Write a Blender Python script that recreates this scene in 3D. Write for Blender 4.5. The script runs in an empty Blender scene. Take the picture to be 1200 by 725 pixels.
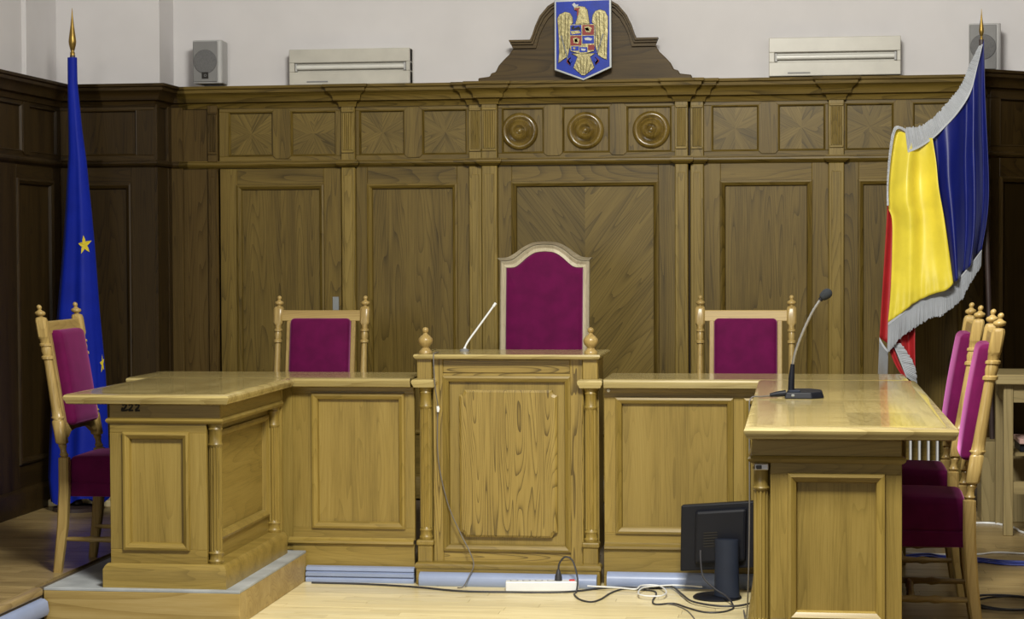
import bpy, bmesh, math, random
from mathutils import Vector, Matrix
random.seed(7)
PI = math.pi
scene = bpy.context.scene
COL = scene.collection

# ------------------------------------------------------------------ camera
cam_data = bpy.data.cameras.new('camera')
cam = bpy.data.objects.new('camera', cam_data)
COL.objects.link(cam)
cam_data.sensor_width = 36.0
cam_data.lens = 72.0
cam_data.clip_end = 60
yaw, pitch, roll = math.atan(335/2400), math.atan(70/2400), -0.0045
cam.matrix_world = (Matrix.Translation((0, 0, 1.52)) @ Matrix.Rotation(yaw, 4, 'Z')
                    @ Matrix.Rotation(PI/2 - pitch, 4, 'X') @ Matrix.Rotation(roll, 4, 'Z'))
scene.camera = cam

# ------------------------------------------------------------------ light
scene.view_settings.view_transform = 'Standard'
scene.view_settings.look = 'None'
scene.view_settings.exposure = 0.32
scene.view_settings.gamma = 1.0
scene.view_settings.use_curve_mapping = False
world = bpy.data.worlds.new('world')
scene.world = world
world.use_nodes = True
world.node_tree.nodes['Background'].inputs[0].default_value = (0.62, 0.72, 1.0, 1)
world.node_tree.nodes['Background'].inputs[1].default_value = 0.07

def area(name, loc, rot, sx, sy, power, color):
    d = bpy.data.lights.new(name, 'AREA')
    d.shape = 'RECTANGLE'
    d.size, d.size_y = sx, sy
    d.energy = power
    d.color = color
    o = bpy.data.objects.new(name, d)
    o.location = loc
    o.rotation_euler = rot
    COL.objects.link(o)
    return o
# ceiling luminaires over the well of the court, tall windows behind the public seats
area('ceiling_luminaire_light', (-0.4, 5.2, 4.1), (math.radians(32), 0, 0), 1.1, 0.8, 290, (1.0, 0.97, 0.88))
area('window_light', (-2.9, -1.2, 2.0), (math.radians(88), 0, math.radians(-12)), 1.8, 1.5, 80, (1.0, 0.97, 0.90))

# ------------------------------------------------------------------ materials
def nodes(name):
    m = bpy.data.materials.new(name)
    m.use_nodes = True
    return m, m.node_tree.nodes, m.node_tree.links, m.node_tree.nodes['Principled BSDF']

def plain(name, color, rough=0.5, metal=0.0, var=0.08, scale=12, bump=0.0, spec=0.5):
    m, N, L, b = nodes(name)
    tc = N.new('ShaderNodeTexCoord')
    nz = N.new('ShaderNodeTexNoise')
    nz.inputs['Scale'].default_value = scale
    nz.inputs['Detail'].default_value = 5
    L.new(tc.outputs['Object'], nz.inputs['Vector'])
    r = N.new('ShaderNodeValToRGB')
    e = r.color_ramp.elements
    e[0].position, e[1].position = 0.3, 0.7
    e[0].color = tuple(c*(1-var) for c in color) + (1,)
    e[1].color = tuple(min(1, c*(1+var)) for c in color) + (1,)
    L.new(nz.outputs['Fac'], r.inputs['Fac'])
    L.new(r.outputs['Color'], b.inputs['Base Color'])
    b.inputs['Roughness'].default_value = rough
    b.inputs['Metallic'].default_value = metal
    b.inputs['Specular IOR Level'].default_value = spec
    if bump:
        bp = N.new('ShaderNodeBump')
        bp.inputs['Strength'].default_value = bump
        bp.inputs['Distance'].default_value = 0.004
        L.new(nz.outputs['Fac'], bp.inputs['Height'])
        L.new(bp.outputs['Normal'], b.inputs['Normal'])
    return m

def wood(name, dark, mid, light, rough=0.38, coat=0.15, figure=1.0, var=0.10, fig_scale=1.0, coat_rough=0.2, spec=0.35):
    """Oak: 'grain' attribute runs along z of the piece."""
    m, N, L, b = nodes(name)
    at = N.new('ShaderNodeAttribute'); at.attribute_name = 'grain'
    oi = N.new('ShaderNodeObjectInfo')
    off = N.new('ShaderNodeVectorMath'); off.operation = 'SCALE'
    off.inputs[0].default_value = (7.3, 5.1, 3.7)
    L.new(oi.outputs['Random'], off.inputs['Scale'])
    add = N.new('ShaderNodeVectorMath'); add.operation = 'ADD'
    L.new(at.outputs['Vector'], add.inputs[0]); L.new(off.outputs['Vector'], add.inputs[1])
    def mapped(sx, sy, sz):
        mp = N.new('ShaderNodeMapping')
        mp.inputs['Scale'].default_value = (sx, sy, sz)
        L.new(add.outputs['Vector'], mp.inputs['Vector'])
        return mp
    # cathedral figure: contour lines of a stretched noise
    w = N.new('ShaderNodeTexNoise'); w.inputs['Scale'].default_value = 1.0; w.inputs['Detail'].default_value = 1.5
    w.inputs['Roughness'].default_value = 0.45
    L.new(mapped(5.0*fig_scale, 3.0*fig_scale, 0.34*fig_scale).outputs[0], w.inputs['Vector'])
    # broad tone
    n1 = N.new('ShaderNodeTexNoise'); n1.inputs['Scale'].default_value = 1.0; n1.inputs['Detail'].default_value = 4
    L.new(mapped(14, 14, 0.9).outputs[0], n1.inputs['Vector'])
    # pores
    n2 = N.new('ShaderNodeTexNoise'); n2.inputs['Scale'].default_value = 1.0; n2.inputs['Detail'].default_value = 6
    n2.inputs['Roughness'].default_value = 0.7
    L.new(mapped(170, 170, 6).outputs[0], n2.inputs['Vector'])
    def math2(op, a, bb, clamp=False):
        q = N.new('ShaderNodeMath'); q.operation = op; q.use_clamp = clamp
        for i, s in enumerate((a, bb)):
            if isinstance(s, (int, float)): q.inputs[i].default_value = s
            else: L.new(s, q.inputs[i])
        return q.outputs[0]
    ring = math2('FRACT', math2('MULTIPLY', w.outputs['Fac'], 27.0), 0.0)
    ring = math2('POWER', ring, 4.0)
    a = math2('MULTIPLY', ring, -0.36*figure)
    c = math2('MULTIPLY', n1.outputs['Fac'], 0.55)
    d = math2('MULTIPLY', n2.outputs['Fac'], 0.40)
    s = math2('ADD', math2('ADD', a, c), d)
    s = math2('ADD', s, 0.075*figure)
    r = N.new('ShaderNodeValToRGB')
    e = r.color_ramp.elements
    e[0].position, e[0].color = 0.28, dark + (1,)
    e[1].position, e[1].color = 0.74, light + (1,)
    k = e.new(0.50); k.color = mid + (1,)
    L.new(s, r.inputs['Fac'])
    hv = N.new('ShaderNodeHueSaturation'); hv.inputs['Saturation'].default_value = 1.0
    mr = N.new('ShaderNodeMapRange')
    mr.inputs['To Min'].default_value = 1-var; mr.inputs['To Max'].default_value = 1+var
    L.new(oi.outputs['Random'], mr.inputs['Value'])
    L.new(mr.outputs[0], hv.inputs['Value'])
    L.new(r.outputs['Color'], hv.inputs['Color'])
    L.new(hv.outputs['Color'], b.inputs['Base Color'])
    b.inputs['Roughness'].default_value = rough
    b.inputs['Specular IOR Level'].default_value = spec
    b.inputs['Coat Weight'].default_value = coat
    b.inputs['Coat Roughness'].default_value = coat_rough
    bp = N.new('ShaderNodeBump'); bp.inputs['Strength'].default_value = 0.06; bp.inputs['Distance'].default_value = 0.002
    L.new(n2.outputs['Fac'], bp.inputs['Height']); L.new(bp.outputs['Normal'], b.inputs['Normal'])
    return m

M = {}
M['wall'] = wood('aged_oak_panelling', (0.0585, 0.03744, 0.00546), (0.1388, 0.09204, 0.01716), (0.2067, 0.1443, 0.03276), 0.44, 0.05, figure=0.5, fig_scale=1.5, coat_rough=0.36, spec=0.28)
M['pil'] = wood('lighter_oak_pilasters', (0.119, 0.0799, 0.01275), (0.2253, 0.1564, 0.03315), (0.3017, 0.2167, 0.0561), 0.42, 0.05, figure=0.5, fig_scale=1.5, coat_rough=0.36, spec=0.3)
M['wallshade'] = wood('shade_dark_oak', (0.01508, 0.00812, 0.00174), (0.03364, 0.01914, 0.00406), (0.0493, 0.02958, 0.00754), 0.50, 0.02, figure=0.6, fig_scale=1.5, spec=0.25)  # panelling oak darkened: the dim corners' shade is put into its colour
M['wallbrown'] = wood('brown_oak_carving_and_shade', (0.0396, 0.02304, 0.00432), (0.0756, 0.04608, 0.0108), (0.108, 0.06984, 0.01944), 0.45, 0.02, figure=0.6, fig_scale=1.5, spec=0.2)  # pediment's own brown; on the corner filling it stands in for shade
M['veneer'] = wood('star_veneer_oak', (0.0684, 0.0456, 0.0076), (0.1368, 0.09348, 0.019), (0.1991, 0.1398, 0.03496), 0.42, 0.05, figure=0.6, var=0.13, fig_scale=1.4, coat_rough=0.36, spec=0.28)
M['bench'] = wood('golden_oak', (0.135, 0.091, 0.015), (0.252, 0.175, 0.038), (0.325, 0.235, 0.062), 0.42, 0.08, figure=0.28, fig_scale=1.7, spec=0.45)
M['lectern'] = wood('figured_golden_oak', (0.100, 0.064, 0.009), (0.285, 0.197, 0.044), (0.375, 0.270, 0.070), 0.42, 0.08, figure=0.85, fig_scale=2.3, spec=0.45)
M['top'] = wood('varnished_oak_top', (0.28, 0.21, 0.072), (0.43, 0.34, 0.135), (0.56, 0.465, 0.215), 0.24, 0.5, figure=0.4, coat_rough=0.08, var=0.16)
M['turned'] = wood('polished_turned_oak', (0.081, 0.0504, 0.0081), (0.171, 0.1125, 0.0225), (0.2475, 0.171, 0.0414), 0.25, 0.6, figure=0.4, fig_scale=1.5, coat_rough=0.12)
M['chair'] = wood('light_beech', (0.23, 0.15, 0.046), (0.36, 0.25, 0.085), (0.45, 0.33, 0.125), 0.36, 0.2, figure=0.4, fig_scale=2)
M['chairpale'] = wood('pale_waxed_wood', (0.30, 0.26, 0.17), (0.42, 0.37, 0.26), (0.52, 0.47, 0.35), 0.4, 0.2, figure=0.4, fig_scale=2)
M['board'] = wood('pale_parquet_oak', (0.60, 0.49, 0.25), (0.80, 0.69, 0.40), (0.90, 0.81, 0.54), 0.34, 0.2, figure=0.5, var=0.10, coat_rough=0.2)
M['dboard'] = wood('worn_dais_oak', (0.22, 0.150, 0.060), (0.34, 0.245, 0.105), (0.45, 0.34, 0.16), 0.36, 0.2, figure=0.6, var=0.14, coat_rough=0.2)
M['plat'] = wood('scuffed_plywood', (0.27, 0.18, 0.05), (0.38, 0.27, 0.09), (0.48, 0.36, 0.15), 0.5, 0.05, figure=0.6)
M['tablew'] = wood('pale_table_oak', (0.20, 0.155, 0.07), (0.30, 0.235, 0.11), (0.38, 0.31, 0.155), 0.45, 0.1, figure=0.5)
M['plaster'] = plain('grey_white_plaster', (0.62, 0.605, 0.615), 0.9, var=0.05, scale=2.5)
M['ceil'] = plain('ceiling_paint', (0.55, 0.54, 0.52), 0.9, var=0.03, scale=2)
M['greypaint'] = plain('grey_painted_board', (0.34, 0.36, 0.37), 0.6, var=0.22, scale=7)
M['subfloor'] = plain('dark_subfloor', (0.10, 0.075, 0.045), 0.8)
M['duct'] = plain('blue_grey_plastic', (0.27, 0.33, 0.50), 0.35, var=0.05)
M['white'] = plain('white_plastic', (0.78, 0.80, 0.82), 0.4, var=0.03)
M['cream'] = plain('yellowed_white_enamel', (0.4836, 0.468, 0.4134), 0.35, var=0.10, scale=6)
M['tube'] = plain('unlit_glass_tube', (0.66, 0.66, 0.62), 0.2, var=0.03)
M['black'] = plain('black_plastic', (0.006, 0.007, 0.012), 0.5, var=0.1, scale=20, spec=0.25)
M['navyplastic'] = plain('dark_blue_grey_plastic', (0.012, 0.017, 0.032), 0.5, var=0.1, spec=0.3)
M['foam'] = plain('black_foam', (0.015, 0.018, 0.022), 0.95, var=0.3, scale=300, bump=0.4)
M['cable'] = plain('black_rubber', (0.03, 0.03, 0.036), 0.5)
M['greycable'] = plain('grey_cable', (0.13, 0.12, 0.11), 0.5)
M['bluecable'] = plain('blue_network_cable', (0.03, 0.06, 0.42), 0.45)
M['steel'] = plain('brushed_steel', (0.62, 0.62, 0.62), 0.3, metal=0.9, var=0.05)
M['grey'] = plain('grey_loudspeaker_plastic', (0.20, 0.20, 0.20), 0.55, var=0.05)
M['greygrille'] = plain('grey_speaker_grille', (0.125, 0.125, 0.128), 0.7, var=0.2, scale=260, bump=0.3)
M['greylight'] = plain('pale_grey_plastic', (0.40, 0.40, 0.40), 0.5, var=0.04)
M['brass'] = plain('aged_brass', (0.27, 0.1762, 0.04125), 0.35, metal=0.85, var=0.2, scale=40)
M['gold'] = plain('gold_leaf', (0.215, 0.185, 0.080), 0.34, metal=0.45, var=0.25, scale=60, bump=0.3)
M['silverpaint'] = plain('silver_grey_enamel', (0.27, 0.285, 0.29), 0.35, metal=0.3)
M['blueenamel'] = plain('blue_enamel', (0.004, 0.030, 0.36), 0.35, var=0.12, scale=20, spec=0.2)
M['redenamel'] = plain('red_enamel', (0.24, 0.025, 0.022), 0.35, spec=0.2)
M['ink'] = plain('black_ink', (0.012, 0.010, 0.008), 0.7)
M['pink'] = plain('pink_folder', (0.55, 0.36, 0.33), 0.6)
M['redsw'] = plain('red_switch', (0.6, 0.02, 0.02), 0.4)
M['polewood'] = plain('dark_pole', (0.045, 0.03, 0.028), 0.4, var=0.2)

def cloth(name, color, rough=0.6, sheen=0.4, tint=(1, 1, 1), var=0.1, scale=9, spec=0.3):
    m = plain(name, color, rough, var=var, scale=scale, spec=spec)
    b = m.node_tree.nodes['Principled BSDF']
    b.inputs['Sheen Weight'].default_value = sheen
    b.inputs['Sheen Roughness'].default_value = 0.4
    b.inputs['Sheen Tint'].default_value = tint + (1,)
    return m
M['velvet'] = cloth('magenta_velvet', (0.100, 0.002, 0.046), 0.8, 0.5, (1.0, 0.30, 0.80), var=0.16, scale=14, spec=0.15)
M['euflag'] = cloth('royal_blue_flag_cloth', (0.003, 0.015, 0.30), 0.6, 0.12, (0.4, 0.5, 1), spec=0.2)
M['star'] = cloth('yellow_star_cloth', (0.62, 0.50, 0.03), 0.6, 0.1)
M['fblue'] = cloth('blue_satin', (0.0045, 0.0105, 0.15), 0.36, 0.25, (0.5, 0.55, 1), spec=0.5)
M['fyellow'] = cloth('yellow_satin', (0.82, 0.68, 0.06), 0.36, 0.15, (1, 0.95, 0.6), spec=0.5)
M['fred'] = cloth('red_satin', (0.40, 0.018, 0.022), 0.4, 0.2, (1, 0.5, 0.5), spec=0.5)
M['fringe'] = cloth('silver_fringe', (0.464, 0.488, 0.528), 0.5, 0.3, spec=0.4)

# ------------------------------------------------------------------ mesh helpers
class MB:
    def __init__(s): s.v = []; s.f = []; s.g = {}
    def quad_grid(s, rows, close=False):
        b = len(s.v); n = len(rows[0])
        for r in rows: s.v += [tuple(p) for p in r]
        for i in range(len(rows)-1):
            for j in range(n if close else n-1):
                k = (j+1) % n
                s.f.append((b+i*n+j, b+i*n+k, b+(i+1)*n+k, b+(i+1)*n+j))
        return s
    def box(s, x0, x1, y0, y1, z0, z1):
        b = len(s.v)
        s.v += [(x0,y0,z0),(x1,y0,z0),(x1,y1,z0),(x0,y1,z0),(x0,y0,z1),(x1,y0,z1),(x1,y1,z1),(x0,y1,z1)]
        s.f += [(b+i for i in q) for q in ((0,3,2,1),(4,5,6,7),(0,1,5,4),(1,2,6,5),(2,3,7,6),(3,0,4,7))]
        s.f = [tuple(q) for q in s.f]
        return s
    def prism(s, pts, y0, y1):
        """outline of (x,z) extruded from y0 (front) to y1"""
        b = len(s.v); n = len(pts)
        s.v += [(x, y0, z) for x, z in pts] + [(x, y1, z) for x, z in pts]
        s.f.append(tuple(range(b, b+n))); s.f.append(tuple(range(b+2*n-1, b+n-1, -1)))
        for i in range(n):
            j = (i+1) % n
            s.f.append((b+i, b+n+i, b+n+j, b+j))
        return s
    def prismz(s, pts, z0, z1):
        b = len(s.v); n = len(pts)
        s.v += [(x, y, z0) for x, y in pts] + [(x, y, z1) for x, y in pts]
        s.f.append(tuple(range(b+n-1, b-1, -1))); s.f.append(tuple(range(b+n, b+2*n)))
        for i in range(n):
            j = (i+1) % n
            s.f.append((b+i, b+j, b+n+j, b+n+i))
        return s
    def lathe(s, prof, cx=0, cy=0, cz=0, seg=20, axis='z', caps=True):
        rows = []
        for r, h in prof:
            row = []
            for k in range(seg):
                a = 2*PI*k/seg
                c, d = r*math.cos(a), r*math.sin(a)
                if axis == 'z': row.append((cx+c, cy+d, cz+h))
                elif axis == 'y': row.append((cx+c, cy-h, cz+d))
                else: row.append((cx+h, cy+c, cz+d))
            rows.append(row)
        b = len(s.v)
        s.quad_grid(rows, True)
        if caps:
            n = seg
            s.f.append(tuple(range(b+n-1, b-1, -1)))
            e = b+(len(rows)-1)*n
            s.f.append(tuple(range(e, e+n)))
        return s
    def tube(s, pts, r, seg=8, caps=True):
        P = [Vector(p) for p in pts]
        rs = r if isinstance(r, (list, tuple)) else [r]*len(P)
        up = Vector((0.013, 0.021, 1)); rows = []
        t0 = (P[1]-P[0]).normalized()
        nx = t0.cross(up)
        if nx.length < 0.05: nx = t0.cross(Vector((1, 0, 0)))
        nx.normalize()
        for i, p in enumerate(P):
            t = ((P[min(i+1, len(P)-1)]-P[max(i-1, 0)])).normalized()
            nx = (nx - t*nx.dot(t)).normalized()
            ny = t.cross(nx)
            rows.append([p + (nx*math.cos(2*PI*k/seg)+ny*math.sin(2*PI*k/seg))*rs[i] for k in range(seg)])
        b = len(s.v)
        s.quad_grid(rows, True)
        if caps:
            s.f.append(tuple(range(b+seg-1, b-1, -1)))
            e = b+(len(rows)-1)*seg
            s.f.append(tuple(range(e, e+seg)))
        return s
    def frame(s, x0, x1, z0, z1, yf, prof):
        """mitred picture frame facing -y; prof = [(inset, proud)]"""
        for k in range(4):
            rows = []
            for ins, pr in prof:
                c = [(x0+ins, yf-pr, z0+ins), (x1-ins, yf-pr, z0+ins), (x1-ins, yf-pr, z1-ins), (x0+ins, yf-pr, z1-ins)]
                rows.append([c[k], c[(k+1) % 4]])
            n0 = len(s.v)
            s.quad_grid(rows)
            if k % 2 == 0:
                for i in range(n0, len(s.v)): s.g[i] = 'x'
        return s
    def sweep(s, path, prof, closed=False):
        """profile [(outward, z)] swept along a plan path, outward = right of travel"""
        n = len(path); rows = []
        for i in range(n):
            p = Vector(path[i])
            def nrm(a, c):
                d = (Vector(c)-Vector(a)).normalized(); return Vector((d.y, -d.x))
            if closed: n1, n2 = nrm(path[i-1], path[i]), nrm(path[i], path[(i+1) % n])
            else:
                n1 = nrm(path[i-1], path[i]) if i else nrm(path[0], path[1])
                n2 = nrm(path[i], path[i+1]) if i < n-1 else n1
            m = (n1+n2)
            m = m/max(0.2, m.dot(n1)) if m.length > 1e-6 else n1
            rows.append([(p.x+m.x*d, p.y+m.y*d, z) for d, z in prof])
        b = len(s.v); k = len(prof)
        s.quad_grid(rows + ([rows[0]] if closed else []))
        if not closed:
            s.f.append(tuple(range(b, b+k))); s.f.append(tuple(range(b+(n-1)*k+k-1, b+(n-1)*k-1, -1)))
        return s
    def map(s, fn):
        s.v = [tuple(fn(*p)) for p in s.v]; return s
    def mesh(s, name, mat, grain='z', smooth=False, bevel=0, bseg=1, angle=35):
        me = bpy.data.meshes.new(name)
        me.from_pydata(s.v, [], s.f)
        bm = bmesh.new(); bm.from_mesh(me)
        bmesh.ops.recalc_face_normals(bm, faces=bm.faces)
        if bevel:
            ed = [e for e in bm.edges if len(e.link_faces) == 2 and e.calc_face_angle(0) > 0.6]
            bmesh.ops.bevel(bm, geom=ed, offset=bevel, segments=bseg, profile=0.5, affect='EDGES', clamp_overlap=True)
        bm.to_mesh(me); bm.free()
        if smooth:
            me.polygons.foreach_set('use_smooth', [True]*len(me.polygons))
            me.set_sharp_from_angle(angle=math.radians(angle))
        at = me.attributes.new('grain', 'FLOAT_VECTOR', 'POINT')
        buf = []
        g0 = grain
        for v in me.vertices:
            x, y, z = v.co
            grain = s.g.get(v.index, g0) if not bevel else g0
            if grain == 'z': buf += (x, y, z)
            elif grain == 'x': buf += (y+0.3*z, z, x)
            elif grain == 'y': buf += (x, z, y)
            else:
                a = math.radians(grain); c, d = math.cos(a), math.sin(a)   # tilted in the xz plane
                buf += (x*c - z*d, y, x*d + z*c)
        at.data.foreach_set('vector', buf)
        me.materials.append(mat if not isinstance(mat, str) else M[mat])
        return me
    def obj(s, name, mat, parent=None, grain='z', smooth=False, bevel=0, bseg=1, loc=None, rotz=0, angle=35):
        o = bpy.data.objects.new(name, s.mesh(name, mat, grain, smooth, bevel, bseg, angle))
        COL.objects.link(o)
        if parent: o.parent = parent
        if loc: o.location = loc
        if rotz: o.rotation_euler = (0, 0, rotz)
        return o

def B(*a): return MB().box(*a)
def tag(o, label, cat, group=None):
    o['label'] = label; o['category'] = cat
    if group: o['group'] = group
    return o
def thing(name, label, cat, loc=(0, 0, 0), rotz=0, group=None):
    o = bpy.data.objects.new(name, None)
    o.empty_display_size = 0.1
    COL.objects.link(o)
    o.location = loc; o.rotation_euler = (0, 0, rotz)
    return tag(o, label, cat, group)
def structure(o):
    o['kind'] = 'structure'; return o
def dup(root, loc, rotz, label):
    r = root.copy(); COL.objects.link(r); r.location = loc; r.rotation_euler = (0, 0, rotz); r['label'] = label
    for ch in list(root.children):
        c = ch.copy(); COL.objects.link(c); c.parent = r
        for g in list(ch.children):
            d = g.copy(); COL.objects.link(d); d.parent = c
    return r
def spline(pts, n=6):
    P = [Vector(p) for p in pts]; out = []
    for i in range(len(P)-1):
        a, b, c, d = P[max(i-1, 0)], P[i], P[i+1], P[min(i+2, len(P)-1)]
        for k in range(n):
            t = k/n
            out.append(0.5*((2*b)+(c-a)*t+(2*a-5*b+4*c-d)*t*t+(3*b-a-3*c+d)*t**3))
    out.append(P[-1])
    return out
def interp(pts, z):
    """pts = [(value, z)] sorted by z descending"""
    for (a, z1), (b, z2) in zip(pts, pts[1:]):
        if z1 >= z >= z2: return a+(b-a)*(z1-z)/(z1-z2)
    return pts[0][0] if z > pts[0][1] else pts[-1][0]

BOLECTION = [(-0.004, 0.0), (-0.002, 0.012), (0.008, 0.015), (0.016, 0.010), (0.024, 0.004), (0.028, -0.012), (0.030, -0.03)]

# ================================================================== SETTING
DAIS = 0.14
# floor of the court's well
floor = structure(B(-3.3, 1.8, -1.5, 11.3, -0.06, -0.012).obj('floor', 'subfloor'))
def boards(parent, x0, x1, y0, y1, z, w, mat, lens=(0.55, 0.75, 0.95)):
    y = y1
    while y > y0+0.005:
        x = x0 - random.random()*0.5
        ya = max(y-w, y0)
        while x < x1:
            l = random.choice(lens)
            a, b = max(x, x0), min(x+l, x1)
            if b-a > 0.02:
                B(a+0.0006, b-0.0006, ya+0.0006, y-0.0006, z-0.012, z+random.uniform(-0.0004, 0.0004)).obj('floor_board', mat, parent, grain='x')
            x += l
        y -= w
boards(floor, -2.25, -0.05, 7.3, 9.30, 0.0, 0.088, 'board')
# raised dais behind and beside the benches
dais = structure(MB().prismz([(-4.06, -1.5), (-3.085, -1.5), (-3.085, 9.27), (-0.12, 9.27), (-0.12, 5.2), (1.62, 5.2), (1.62, 11.3), (-4.06, 11.3)], -0.06, DAIS-0.012).obj('dais', 'subfloor'))
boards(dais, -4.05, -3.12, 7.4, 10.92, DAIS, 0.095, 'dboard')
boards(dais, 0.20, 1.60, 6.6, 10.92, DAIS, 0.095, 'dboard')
MB().sweep([(-3.12, -1.5), (-3.12, 8.04)], [(0, DAIS), (0.03, DAIS), (0.042, DAIS-0.006), (0.045, DAIS-0.018), (0.042, DAIS-0.03), (0.03, DAIS-0.036), (0.0, DAIS-0.036)]).obj('nosing', 'dboard', dais, grain='y', smooth=True)

# ---- plaster walls and ceiling
wall_back = structure(B(-4.2, 1.75, 11.26, 11.36, 0, 4.6).obj('wall_back', 'plaster'))
B(-4.12, -3.50, 11.0, 11.26, 2.36, 4.6).obj('plaster_pier', 'plaster', wall_back)
wall_left = structure(B(-4.24, -4.12, -1.5, 11.26, 0, 4.6).obj('wall_left', 'plaster'))
B(-4.12, -4.095, 10.55, 11.0, 2.36, 4.6).obj('plaster_pier', 'plaster', wall_left)
wall_right = structure(B(1.62, 1.74, -1.5, 11.26, 0, 4.6).obj('wall_right', 'plaster'))
B(1.585, 1.62, -1.5, 11.2, DAIS, 2.42).obj('panelling', 'wallshade', wall_right, grain='y')
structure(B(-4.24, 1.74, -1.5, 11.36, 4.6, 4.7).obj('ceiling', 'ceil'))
B(-4.12, 1.62, 11.225, 11.26, DAIS, 2.40).obj('backing', 'wallshade', wall_back)

# ---- panelling of the back wall (frame face y = 11.20)
YF = 11.20
Z_CORN, Z_RT, Z_RB = 2.327, 2.024, 1.986
def lower_bay(par, xl, xr, p0, p1, zt=1.888, zb=0.50, yf=YF, ztop=1.99, mat='wall', halves=False):
    B(xl, p0, yf, yf+0.025, 0.26, ztop).obj('stile', mat, par, bevel=0.002)
    B(p1, xr, yf, yf+0.025, 0.26, ztop).obj('stile', mat, par, bevel=0.002)
    B(p0, p1, yf, yf+0.025, zt, ztop).obj('rail', mat, par, grain='x', bevel=0.002)
    B(p0, p1, yf, yf+0.025, 0.26, zb).obj('rail', mat, par, grain='x', bevel=0.002)
    MB().frame(p0, p1, zb, zt, yf, BOLECTION).obj('panel_moulding', mat, par, smooth=True)
    if halves:
        xm = (p0+p1)/2
        B(p0, xm, yf+0.012, yf+0.025, zb, zt).obj('panel', 'veneer', par, grain=-38)
        B(xm, p1, yf+0.012, yf+0.025, zb, zt).obj('panel', 'veneer', par, grain=38)
    else:
        B(p0, p1, yf+0.012, yf+0.025, zb, zt).obj('panel', mat, par)
def star_panel(par, x0, x1, z0, z1, y):
    cx, cz = (x0+x1)/2, (z0+z1)/2
    ring = [(x0, z0), (cx, z0), (x1, z0), (x1, cz), (x1, z1), (cx, z1), (x0, z1), (x0, cz)]
    for i in range(8):
        a, b = ring[i], ring[(i+1) % 8]
        ang = math.degrees(math.atan2((a[0]+b[0])/2-cx, (a[1]+b[1])/2-cz))
        MB().prism([(cx, cz), a, b], y, y+0.012).obj('veneer', 'veneer', par, grain=ang)
def frieze_bay(par, xl, xr, squares, yf=YF, mat='wall', star=True, zt=2.298, zb=2.05):
    B(xl, xr, yf, yf+0.025, zt, Z_CORN+0.01).obj('frieze_rail', mat, par, grain='x', bevel=0.002)
    B(xl, xr, yf, yf+0.025, Z_RT-0.02, zb).obj('frieze_rail', mat, par, grain='x', bevel=0.002)
    edges = [xl] + [e for sq in squares for e in sq] + [xr]
    for i in range(0, len(edges), 2):
        a, b = edges[i], edges[i+1]
        if 0 < i < len(edges)-2:
            c = 0.016   # mullion with clipped corners, proud of the frame
            MB().prism([(a+c, zb-0.016), (b-c, zb-0.016), (b, zb+c-0.016), (b, zt-c+0.016), (b-c, zt+0.016), (a+c, zt+0.016), (a, zt-c+0.016), (a, zb+c-0.016)], yf-0.007, yf+0.025).obj('mullion', mat, par, bevel=0.002)
        elif b-a > 0.004:
            B(a, b, yf, yf+0.025, zb, zt).obj('frieze_stile', mat, par, bevel=0.002)
    for a, b in squares:
        MB().frame(a, b, zb, zt, yf, [(-0.001, 0), (0.003, 0.002), (0.008, -0.004), (0.010, -0.02)]).obj('panel_moulding', mat, par, smooth=True)
        if star: star_panel(par, a, b, zb, zt, yf+0.013)
        else: B(a, b, yf+0.013, yf+0.025, zb, zt).obj('panel', mat, par)
def pilaster(par, x0, x1, yp, mat='pil', y1=None):
    y1 = y1 or YF+0.025
    w = x1-x0
    B(x0, x1, yp, y1, 0.26, Z_RB-0.004).obj('pilaster', mat, par, bevel=0.004)
    B(x0+0.016, x1-0.016, yp-0.003, yp+0.002, 0.42, Z_RB-0.05).obj('pilaster_face', mat, par, bevel=0.002)
    # fluted block in the frieze
    B(x0, x1, yp, y1, Z_RT-0.004, Z_CORN+0.01).obj('pilaster_block', mat, par, bevel=0.003)
    n = 5; m = MB(); f0, f1 = x0+0.010, x1-0.010; s = (f1-f0)/n
    for i in range(n):
        a = f0+i*s
        rows = [[(a+s*(0.5+0.42*math.cos(t)), yp-0.008*math.sin(t), z) for t in [PI*k/5 for k in range(6)]] for z in (2.078, 2.282)]
        m.quad_grid(rows)
    m.obj('fluting', mat, par, smooth=True, angle=80)
    B(x0+0.004, x1-0.004, yp-0.010, yp, 2.286, 2.298).obj('fillet', mat, par, grain='x', bevel=0.002)
    B(x0+0.004, x1-0.004, yp-0.010, yp, 2.062, 2.074).obj('fillet', mat, par, grain='x', bevel=0.002)

wb = wall_back
# bay with the concealed door
door = structure(B(-3.221, -2.519, YF+0.010, YF+0.025, DAIS+0.01, 1.982).obj('door_1', 'wall'))
B(-3.217, -3.118, YF-0.004, YF+0.012, DAIS+0.012, 1.980).obj('stile', 'wall', door, bevel=0.002)
B(-2.622, -2.523, YF-0.004, YF+0.012, DAIS+0.012, 1.980).obj('stile', 'wall', door, bevel=0.002)
B(-3.118, -2.622, YF-0.004, YF+0.012, 1.888, 1.980).obj('rail', 'wall', door, grain='x', bevel=0.002)
B(-3.118, -2.622, YF-0.004, YF+0.012, DAIS+0.012, 0.50).obj('rail', 'wall', door, grain='x', bevel=0.002)
MB().frame(-3.118, -2.622, 0.50, 1.888, YF-0.004, BOLECTION).obj('panel_moulding', 'wall', door, smooth=True)
B(-3.118, -2.87, YF+0.006, YF+0.012, 0.5, 1.888).obj('panel', 'wall', door)
B(-2.87, -2.622, YF+0.006, YF+0.012, 0.5, 1.888).obj('panel', 'wall', door)
B(-2.574, -2.538, YF-0.010, YF-0.004, 1.185, 1.262).obj('lock_plate', 'silverpaint', door, bevel=0.002)
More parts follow.
